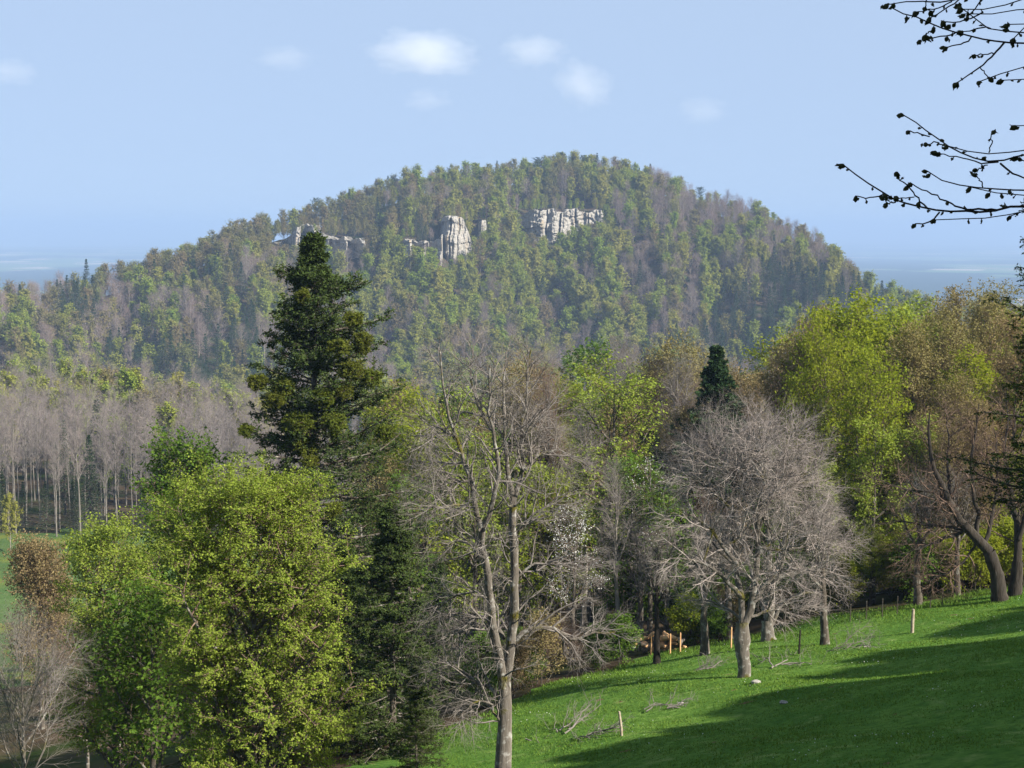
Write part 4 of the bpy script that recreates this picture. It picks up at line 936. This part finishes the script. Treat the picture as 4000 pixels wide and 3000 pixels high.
for i, p in enumerate(targets):
    for L, low in ((44, 0.6), (53, 2.5), (63, 1.5)):
        # stand the tree so that its tip throws its shadow just short of this point
        q = p[:2] + hs * L + np.array([-hs[1], hs[0]]) * sg.uniform(-1.2, 1.2)
        zt = p[2] + te * L; zb = gz(q[0], q[1]); hgt = zt - zb - low
        if q[0] / max(q[1], 1) < 0.33: continue
        tree_thing("spruce_tree", sh_m, (q[0], q[1], zb), "tall spruce in the uphill wood that shades the pasture", "spruce tree", "spruces of the uphill wood beside the pasture", sg.uniform(0, 6), max(hgt, 6) / 24.0)
for i, (x, y) in enumerate(((30, 30), (36, 22), (26, 18), (44, 32), (22, 6), (27, 0), (18, -2), (24, -8), (33, 8), (14, -10), (20, -16), (40, 12), (12, 2), (13, 9))):
    tree_thing("spruce_tree", sh_m, (x, y, gz(x, y)), "tall spruce in the uphill wood that shades the pasture", "spruce tree", "spruces of the uphill wood beside the pasture", i * 1.9, 0.85 if i < 4 else 0.95)

# ------------------------------------------------------------------ the budding branches close to the camera
def branches():
    zc = lambda L: [(819.2 + 0.1543 * a, 0.1543 * b) for a, b in L]
    lines = [  # width (pixels), points
        (5.2, [(2100, 1250), (1700, 1270), (1327, 1330), (1150, 1362), (980, 1375), (800, 1368), (700, 1348), (560, 1325), (480, 1300), (400, 1255), (340, 1195), (270, 1155), (210, 1110), (165, 1075)]),
        (2.2, [(700, 1348), (640, 1290), (610, 1245), (560, 1195), (510, 1145)]), (2.8, [(1150, 1362), (1000, 1357), (900, 1345), (840, 1310), (780, 1270), (700, 1252), (640, 1215), (600, 1190)]),
        (1.8, [(410, 1262), (330, 1280), (280, 1280), (235, 1270)]), (1.8, [(495, 1310), (465, 1318), (430, 1320)]), (2.2, [(780, 1375), (735, 1440), (690, 1455), (620, 1450)]), (1.8, [(1500, 1330), (1327, 1370), (1180, 1395), (1060, 1415), (900, 1415), (750, 1425)]),
        (1.5, [(615, 1277), (560, 1284), (500, 1285)]), (3.6, [(2100, 1200), (1700, 1215), (1327, 1230), (1200, 1235), (1060, 1215), (880, 1205), (780, 1165), (735, 1130), (700, 1108)]), (2.6, [(1600, 1265), (1327, 1280), (1200, 1270), (1080, 1240), (980, 1212)]),
        (1.7, [(1060, 1212), (1050, 1170), (1020, 1140)]), (4.0, [(2100, 850), (1700, 900), (1327, 1005), (1200, 1048), (1080, 1040), (960, 1015), (880, 985), (800, 930), (740, 885), (710, 840), (640, 805), (590, 790), (545, 745)]),
        (3.0, [(1700, 880), (1327, 985), (1280, 997), (1150, 995), (1000, 995), (900, 970), (830, 945)]), (1.6, [(1100, 990), (1115, 930), (1120, 850)]), (1.6, [(800, 938), (760, 920), (700, 935)]), (1.6, [(715, 885), (640, 865), (575, 850)]),
        (2.2, [(1160, 1050), (1100, 1070), (1000, 1045), (900, 1015), (765, 995)]), (1.6, [(1090, 1070), (1050, 1085), (1015, 1105)]), (2.6, [(1175, 1060), (1240, 1110), (1327, 1155), (1500, 1200)]),
        (4.6, [(2100, 200), (1700, 250), (1327, 280), (1200, 272), (1060, 262), (960, 235), (860, 205), (780, 185), (720, 155), (650, 120), (560, 95), (500, 70), (470, 50)]), (2.6, [(1200, 275), (1130, 350), (1040, 435), (960, 490), (895, 535)]),
        (1.6, [(1130, 348), (1070, 352), (1010, 355)]), (2.0, [(985, 240), (930, 285), (860, 300), (815, 305)]), (2.0, [(880, 215), (820, 235), (700, 255), (650, 260)]), (1.5, [(1045, 440), (1075, 470), (1100, 505)]),
        (2.2, [(1700, 330), (1327, 435), (1230, 465), (1110, 500), (1035, 530)]), (1.6, [(750, 180), (720, 205), (690, 225)]), (3.2, [(1700, 190), (1327, 215), (1200, 215), (1110, 190), (1040, 145), (980, 110), (940, 75), (920, 50)]),
        (2.0, [(1110, 185), (1060, 180), (980, 200), (930, 205)]), (3.0, [(1500, -80), (1280, 0), (1180, 50), (1080, 72), (1000, 65), (930, 60)]), (2.0, [(1060, 80), (960, 130), (860, 155), (810, 140)]), (2.4, [(1100, -60), (880, 0), (780, 18), (680, 12), (570, 5), (445, 30)]),
        (2.0, [(1120, -60), (1040, 0), (1000, 70), (960, 110)]), (2.0, [(1000, -60), (900, 0), (820, 60), (720, 115)]), (1.6, [(860, 10), (800, 40), (720, 60), (640, 75)]), (2.0, [(1400, 40), (1290, 60), (1180, 95), (1050, 100), (940, 90)]),
        (1.8, [(1400, 145), (1320, 155), (1230, 158)]), (1.6, [(700, -30), (690, 20), (700, 60), (720, 70)]), (2.0, [(1330, 1310), (1280, 1350), (1240, 1400)]), (1.8, [(1310, 1130), (1300, 1080), (1285, 1020)]), (1.8, [(1420, 800), (1327, 825), (1290, 830), (1275, 815)]),
        (1.6, [(1327, 510), (1250, 540), (1190, 520)]), (1.8, [(1327, 100), (1310, 160), (1290, 240), (1260, 250)]),
    ]
    g = np.random.default_rng(404); YB0 = 6.0
    wb = MB(); buds = []; px1 = 1.0 / FPX
    # trunk outside the frame, from the ground up
    tx = at(1340, 200, YB0)[0]; zb = gz(tx, YB0)
    tp = np.array([[tx + 0.05 * math.sin(i), YB0 + 0.1, zb - 0.2 + i * 0.62] for i in range(14)])[None]
    tubes(wb, tp, np.linspace(0.13, 0.05, 14)[None], 10, 0)
    def bud(p, d, s):
        vs = []; fs = []; bb = MB()
        lat, lon = 5, 7
        ax = norm(np.array(d) + g.normal(0, 0.35, 3)); r1 = norm(np.cross(ax, [0.3, 0.5, 0.81])); r2 = np.cross(ax, r1)
        lump = g.uniform(0.7, 1.25, (lat + 1, lon))
        for i in range(lat + 1):
            t = i / lat; rr_ = math.sin(math.pi * min(max(t, 0.03), 0.97)) ** 0.75 * s * 0.72
            for j in range(lon):
                a = 6.283 * j / lon; k = lump[i, j]
                vs.append(p + ax * (t * 2.1 * s) + (r1 * math.cos(a) + r2 * math.sin(a)) * rr_ * k)
        for i in range(lat):
            for j in range(lon): fs.append((i * lon + j, i * lon + (j + 1) % lon, (i + 1) * lon + (j + 1) % lon, (i + 1) * lon + j))
        bb.add(np.array(vs), np.array(fs), 0, False, g.random(len(fs)))
        for _ in range(3):                                              # half-open leaf flaps
            c = p + ax * s * g.uniform(0.6, 1.8) + g.normal(0, 0.35 * s, 3); t = norm(ax + g.normal(0, 0.6, 3)); b = norm(np.cross(t, g.normal(0, 1, 3)))
            bb.add(np.array([c - t * s * .7, c - b * s * .5, c + t * s * .9, c + b * s * .5]), np.array([[0, 1, 2, 3]]), 0, False, [g.random()])
        buds.append((s, bb))
    for w, L in lines:
        pts = zc(L)
        if pts[0][0] > 1018: pts = [(1338, pts[0][1] * 0.9 + 12), (1180, pts[0][1] * 0.95 + 8)] + pts           # carried on to the trunk beyond the frame
        n = max(8, int(2.2 * len(pts)))
        depth = YB0 + 0.12 * math.sin(pts[0][1] * 0.11 + pts[-1][0] * 0.05)
        pl = resample([at(a, b, YB0 + (depth - YB0) * i / max(len(pts) - 1, 1)) for i, (a, b) in enumerate(pts)], n)
        pl[1:-1] += g.normal(0, 0.0022, pl[1:-1].shape)
        r0 = w * 0.5 * px1 * YB0 * 0.82; r1 = max(0.0019, r0 * 0.30)
        tubes(wb, pl[None], np.linspace(r0, r1, n)[None], 6, 0)
        dirv = norm(pl[-1] - pl[-2]); unit = px1 * YB0
        bud(pl[-1] - dirv * 0.004, dirv + np.array([0, 0, -0.5]), unit * g.uniform(3.0, 4.2))
        total = np.linalg.norm(np.diff(pl, axis=0), axis=1).sum(); m = int(total / 0.045)
        for k in range(m):
            u = 1 - (k + 0.55 + g.uniform(-0.2, 0.2)) * 0.045 / total
            if u < 0.05: break
            if g.random() < 0.35: continue
            i = u * (n - 1); i0 = int(i); p = pl[i0] + (pl[min(i0 + 1, n - 1)] - pl[i0]) * (i - i0)
            if p[0] > at(1040, 0, 6)[0]: continue
            sd = norm(dirv * 0.5 + g.normal(0, 0.5, 3) + np.array([0, 0, -0.9]))
            ln = unit * g.uniform(0.8, 2.6)
            tubes(wb, np.array([[p, p + sd * ln * 0.5, p + sd * ln]]), np.array([[0.002, 0.0017, 0.0015]]), 4, 0)
            bud(p + sd * ln * 0.8, sd, unit * (g.uniform(2.4, 3.6) if g.random() < 0.4 else g.uniform(1.3, 2.0)))
    e = empty("budding_shade_tree", (tx, YB0, zb)); tag(e, "dark shaded branches with swollen leaf buds hanging in front of the sky", "tree")
    o = np.array([tx, YB0, zb])
    wb.v = [v - o.astype(np.float32) for v in wb.v]; 
    link("branches", wb.mesh("branches", [M['black_twig']]), e); 
    buds.sort(key=lambda q: -q[0]); small = MB()
    for i, (sz, bb) in enumerate(buds):
        v = np.concatenate(bb.v) - o.astype(np.float32)
        if i < 99:
            bb.v = [q - o.astype(np.float32) for q in bb.v]; link("leaf_bud", bb.mesh("leaf_bud", [M['bud']]), e)
        else:
            for F, mt, sm_, vr in bb.q: small.add(v, F, mt, sm_, vr)
    if small.n: tag(link("small_leaf_buds", small.mesh("small_leaf_buds", [M['bud']]), e), kind="stuff")
    print("buds", len(buds))
branches()

# ------------------------------------------------------------------ things on the pasture
def on_ground(px, py, y0=50, y1=112):
    ys = np.arange(y0, y1, 0.2); Pp = np.stack([at(px, py, y) for y in ys]); gg = ground(Pp[:, 0], ys); hit = np.nonzero(Pp[:, 2] < gg)[0]
    p = Pp[hit[0]] if len(hit) else Pp[-1]; return np.array([p[0], p[1], gz(p[0], p[1])])
def post(px, py, h, r, m, label, lean=0.05, group=None):
    p = on_ground(px, py); g = np.random.default_rng(int(px * 7 + py)); b = MB()
    pl = np.array([[[0, 0, -0.3], [lean * .3, 0, h * .33], [lean * .65, 0.02, h * .66], [lean, 0.02, h]]])
    tubes(b, pl, np.array([[r * 1.1, r, r * 0.95, r * 0.8]]), 7, 0); tubes(b, pl[:, -1:] + np.array([[[0, 0, -0.01]], [[0, 0, 0.02]]]).reshape(1, 2, 3), np.array([[r * 0.8, 0.004]]), 7, 0)
    o = link("fence_post", b.mesh("fence_post", [m])); o.location = p; tag(o, label, "fence post", group)
post(912, 633, 1.25, 0.09, M['post_wood'], "thick weathered grey post standing alone near the top of the pasture")
post(622, 736, 1.0, 0.06, M['post_wood'], "slim leaning grey post alone in the lower pasture", -0.12)
post(799, 654, 1.2, 0.05, M['black_twig'], "thin dark post in the shadow below the hanging bough")
for px, py, lb in ((670, 654, "tall orange new stake beside the log heap"), (680, 653, "shorter orange new stake further along from the log heap"), (731, 648, "pale yellowish stake behind the swollen ash"), (651, 655, "orange stake at the near end of the log heap"),):
    post(px, py, 1.15, 0.045, M['fresh_wood'], lb, 0.02)
for i, px in enumerate((850, 866, 882, 897, 930, 942)):
    post(px, 622 - (px - 850) * 0.17, 1.0, 0.03, M['bark'], "short dark fence post along the wood edge under the lime-green beeches", 0.03, "fence posts along the wood edge")
def log_heap():
    p = on_ground(660, 652, 90); g = np.random.default_rng(9); e = empty("log_heap", p); tag(e, "heap of freshly sawn orange logs at the wood edge", "logs")
    b = MB()
    for i in range(34):
        lay = i // 9; c = np.array([g.uniform(-1.9, 1.9) * (1 - 0.18 * lay), g.uniform(-0.6, 0.6), 0.15 + 0.26 * lay]); d = norm(np.array([g.normal(0, .5), g.normal(-1, .5), g.normal(0, .25)])); L = g.uniform(0.4, 0.9); r = g.uniform(0.08, 0.17)
        pl = np.array([[c - d * L / 2, c - d * L / 2 + d * 0.01, c + d * L / 2 - d * 0.01, c + d * L / 2]])
        tubes(b, pl, np.array([[0.002, r, r, 0.002]]), 8, 0 if g.random() < 0.7 else 1)
    link("logs", b.mesh("logs", [M['fresh_wood'], M['ash_bark']]), e)
log_heap()
def fallen(px, py, L, seed, label, ang=0.0):
    p = on_ground(px, py); g = np.random.default_rng(seed); b = MB()
    c, s = math.cos(ang), math.sin(ang)
    n = 5
    st = np.stack([g.uniform(-L * 0.45, L * 0.2, n) * c, g.uniform(-L * 0.45, L * 0.2, n) * s + g.normal(0, 0.25, n), np.full(n, 0.05)], -1); st[:, 2] += 0.18 * st[:, 0] - 0.153 * st[:, 1]
    aa = ang + g.normal(0, 0.7, n); dd = np.stack([np.cos(aa), np.sin(aa), 0.18 * np.cos(aa) - 0.153 * np.sin(aa) + g.uniform(0.0, 0.35, n)], -1)
    P1, R1 = shoot(g, st, dd, L * g.uniform(0.35, 0.75, n), g.uniform(0.018, 0.04, n), 7, 0.22, -0.03)
    P2, R2 = sprout(g, P1, R1, 8, 0.1, 1, 0.8, 0.3, L * 0.28, 0.3, 0.014, 5, 0.25, -0.02, lift=0.2)
    P3, R3 = sprout(g, P2, R2, 6, 0.2, 1, 0.7, 0.3, L * 0.12, 0.3, 0.008, 3, 0.2, -0.02)
    for q in ((P1, R1, 6), (P2, R2, 4), (P3, R3, 3)): tubes(b, *q)
    o = link("fallen_branch", b.mesh("fallen_branch", [M['ash_twig']])); o.location = p; tag(o, label, "fallen branch")
fallen(563, 733, 4.2, 21, "pile of dead twiggy branches in shadow on the lower pasture", 0.2)
fallen(598, 736, 2.6, 22, "smaller heap of fallen twigs right of the larger twig pile".replace("right of", "uphill of"), -0.3)
fallen(668, 708, 3.0, 23, "spiky fallen branch sticking up on the sunny pasture", 0.4)
fallen(795, 664, 5.5, 24, "long heap of fallen twigs downhill of the hanging bough", 0.35)
fallen(716, 668, 2.4, 25, "thin fallen twigs beside the shaded nettles near the swollen ash", 0.1)
fallen(855, 648, 4.0, 26, "line of brown dead twigs on the upper pasture", 0.3)
for px, py, r, lb in ((756, 684, 0.16, "grey stone lying next to the swollen ash trunk"), (784, 704, 0.13, "flat pale stone at the shadow edge on the pasture"), (681, 705, 0.11, "small pale stone by the spiky fallen branch")):
    g = np.random.default_rng(int(px)); p = on_ground(px, py); vs = []; fs = []; la, lo = 6, 9
    for i in range(la + 1):
        for j in range(lo):
            th = math.pi * i / la; a = 6.283 * j / lo; k = r * g.uniform(0.8, 1.2); vs.append((1.4 * k * math.sin(th) * math.cos(a), k * math.sin(th) * math.sin(a), 0.7 * k * math.cos(th) + r * 0.3))
    for i in range(la):
        for j in range(lo): fs.append((i * lo + j, i * lo + (j + 1) % lo, (i + 1) * lo + (j + 1) % lo, (i + 1) * lo + j))
    b = MB(); b.add(np.array(vs), np.array(fs), 0, False); o = link("stone", b.mesh("stone", [M['stone']])); o.location = p; tag(o, lb, "stone")
# grass blades and white flowers
def grass():
    g = np.random.default_rng(88); N = 230000
    y = 52 + 50 * g.random(N) ** 0.8; x = (g.uniform(395, 1040, N) - 512) / FPX * y
    cl = np.array([0.5 + 0.5 * math.sin(a * 0.9 + 1.7 * math.sin(b * 0.5)) * math.sin(b * 1.1 + a * 0.3) for a, b in zip(x[:N], y[:N])])
    k = (y < edge_y(x) + 0.8) & (g.random(N) < 0.35 + 0.65 * cl); x, y, cl = x[k], y[k], cl[k]; N = len(x)
    z = ground(x, y) - 0.02; h = (0.035 + 0.085 * g.random(N) ** 2 * (0.4 + cl)); a = g.uniform(0, 6.28, N); w = 0.018 + 0.02 * g.random(N)
    far = np.clip((y - edge_y(x) + 6) / 6, 0, 1); h = h * (1 + 1.2 * far)
    px_, py_ = np.cos(a) * w, np.sin(a) * w; lx, ly = g.normal(0, 0.5, N) * h, g.normal(0, 0.5, N) * h
    V = np.stack([np.stack([x - px_, y - py_, z], -1), np.stack([x + px_, y + py_, z], -1), np.stack([x + lx, y + ly, z + h], -1)], 1)
    b = MB(); b.add(V.reshape(-1, 3), np.arange(N * 3).reshape(N, 3), 0, False, g.random(N))
    o = link("grass", b.mesh("grass", [M['grass_blade']])); tag(o, "short pasture grass with taller tufts along the wood edge", "grass", None, "stuff")
    N = 900; y = 55 + 43 * g.random(N); x = (g.uniform(400, 1030, N) - 512) / FPX * y
    c = np.sin(x * 0.5 + 2) * np.sin(y * 0.33 + x * 0.2); k = (y < edge_y(x) - 0.5) & (c > 0.15); x, y = x[k], y[k]; N = len(x); z = ground(x, y) + 0.09 + 0.05 * g.random(N)
    p = np.stack([x, y, z], -1); r = 0.010 + 0.012 * g.random(N)
    off = np.array([[-1, 0, 0], [0, 0, -1], [1, 0, 0], [0, 0, 1.0]]); V = p[:, None, :] + off[None] * r[:, None, None] + g.normal(0, 0.006, (N, 4, 3))
    b = MB(); b.add(V.reshape(-1, 3), np.arange(N * 4).reshape(N, 4), 0, False, g.random(N))
    o = link("flowers", b.mesh("flowers", [M['flower']])); tag(o, "sprinkle of tiny white flowers in the pasture grass", "flowers", None, "stuff")
grass()

# ------------------------------------------------------------------ clouds and haze
def cloud(px, py, wpx, hpx, dens, seed, label, Y=7000.0, lean=0.0):
    c = at(px, py, Y); rx = wpx * 0.68 / FPX * Y; rz = hpx * 0.68 / FPX * Y
    m, nt, out = mat_new("cloud_vapour"); tc = nd(nt, "ShaderNodeTexCoord")
    n = nd(nt, "ShaderNodeTexNoise"); n.inputs["Scale"].default_value = 2.0; n.inputs["Detail"].default_value = 7; n.inputs["Roughness"].default_value = 0.6; n.noise_dimensions = '4D'; n.inputs["W"].default_value = seed
    nt.links.new(tc.outputs["Object"], n.inputs["Vector"])
    ln = nd(nt, "ShaderNodeVectorMath", operation='LENGTH'); nt.links.new(tc.outputs["Object"], ln.inputs[0])
    a = nd(nt, "ShaderNodeMath", operation='MULTIPLY_ADD'); a.inputs[1].default_value = 1.5; nt.links.new(n.outputs["Fac"], a.inputs[0])
    sb = nd(nt, "ShaderNodeMath", operation='MULTIPLY'); sb.inputs[1].default_value = -1.0; nt.links.new(ln.outputs["Value"], sb.inputs[0]); nt.links.new(sb.outputs[0], a.inputs[2])
    sp = nd(nt, "ShaderNodeSeparateXYZ"); nt.links.new(tc.outputs["Object"], sp.inputs[0])
    r = nd(nt, "ShaderNodeMapRange"); r.inputs[1].default_value = -0.06; r.inputs[2].default_value = 0.75; r.inputs[3].default_value = 0; r.inputs[4].default_value = dens * 0.32 / rx
    nt.links.new(a.outputs[0], r.inputs[0])
    v = nd(nt, "ShaderNodeVolumePrincipled"); v.inputs["Color"].default_value = (0.97, 0.97, 0.98, 1); v.inputs["Density Attribute"].default_value = ""
    nt.links.new(r.outputs[0], v.inputs["Density"]); nt.links.new(v.outputs[0], out.inputs["Volume"])
    me = bpy.data.meshes.new("cumulus_cloud"); import bmesh
    bm_ = bmesh.new(); bmesh.ops.create_icosphere(bm_, subdivisions=3, radius=1.0)
    for vv in bm_.verts: vv.co *= 1 + 0.12 * mnoise.noise(vv.co * 1.8 + Vector((seed, 0, 0)))
    bm_.to_mesh(me); bm_.free(); me.materials.append(m)
    o = link("cumulus_cloud", me); o.location = c; o.scale = (rx, rx * 0.7, rz); o.rotation_euler = (0, lean, 0); tag(o, label, "cloud")
cloud(420, 52, 95, 46, 3.6, 1.0, "largest and whitest puffy cloud, high above the hill")
cloud(450, 64, 62, 24, 1.1, 8.0, "thin cloud veil trailing from the largest puffy cloud")
cloud(533, 51, 62, 34, 1.6, 2.0, "medium pale puffy cloud beside the largest one")
cloud(583, 84, 60, 44, 1.7, 3.0, "pale peaked cloud lowest of the group above the summit", lean=0.25)
cloud(285, 58, 60, 24, 0.8, 4.0, "faint flat cloud on the far side of the largest puffy cloud")
cloud(12, 72, 56, 26, 1.0, 5.0, "faint cloud cut off by the picture border")
cloud(702, 110, 52, 28, 0.7, 6.0, "faint cloud above the grey crest of the hill")
cloud(427, 100, 44, 24, 0.7, 7.0, "small faint cloud beneath the largest puffy cloud")

def haze():
    m, nt, out = mat_new("haze_air")
    v = nd(nt, "ShaderNodeVolumePrincipled"); v.inputs["Color"].default_value = (0.345, 0.475, 0.71, 1); v.inputs["Density"].default_value = 1.75e-4
    v.inputs["Density Attribute"].default_value = ""; v.inputs["Anisotropy"].default_value = 0.0
    try: v.inputs["Color Attribute"].default_value = ""; v.inputs["Temperature Attribute"].default_value = ""
    except Exception: pass
    nt.links.new(v.outputs[0], out.inputs["Volume"])
    try: m.cycles.homogeneous_volume = True
    except Exception: pass
    x, y0, y1, z0, z1 = 62000., -200., 91000., -330., 85.
    vs = [(-x, y0, z0), (x, y0, z0), (x, y1, z0), (-x, y1, z0), (-x, y0, z1), (x, y0, z1), (x, y1, z1), (-x, y1, z1)]
    me = bpy.data.meshes.new("haze"); me.from_pydata(vs, [], [(0, 3, 2, 1), (4, 5, 6, 7), (0, 1, 5, 4), (1, 2, 6, 5), (2, 3, 7, 6), (3, 0, 4, 7)]); me.materials.append(m)
    o = link("haze", me); tag(o, "pale blue haze over the valley and plain", "haze", None, "stuff")
haze()
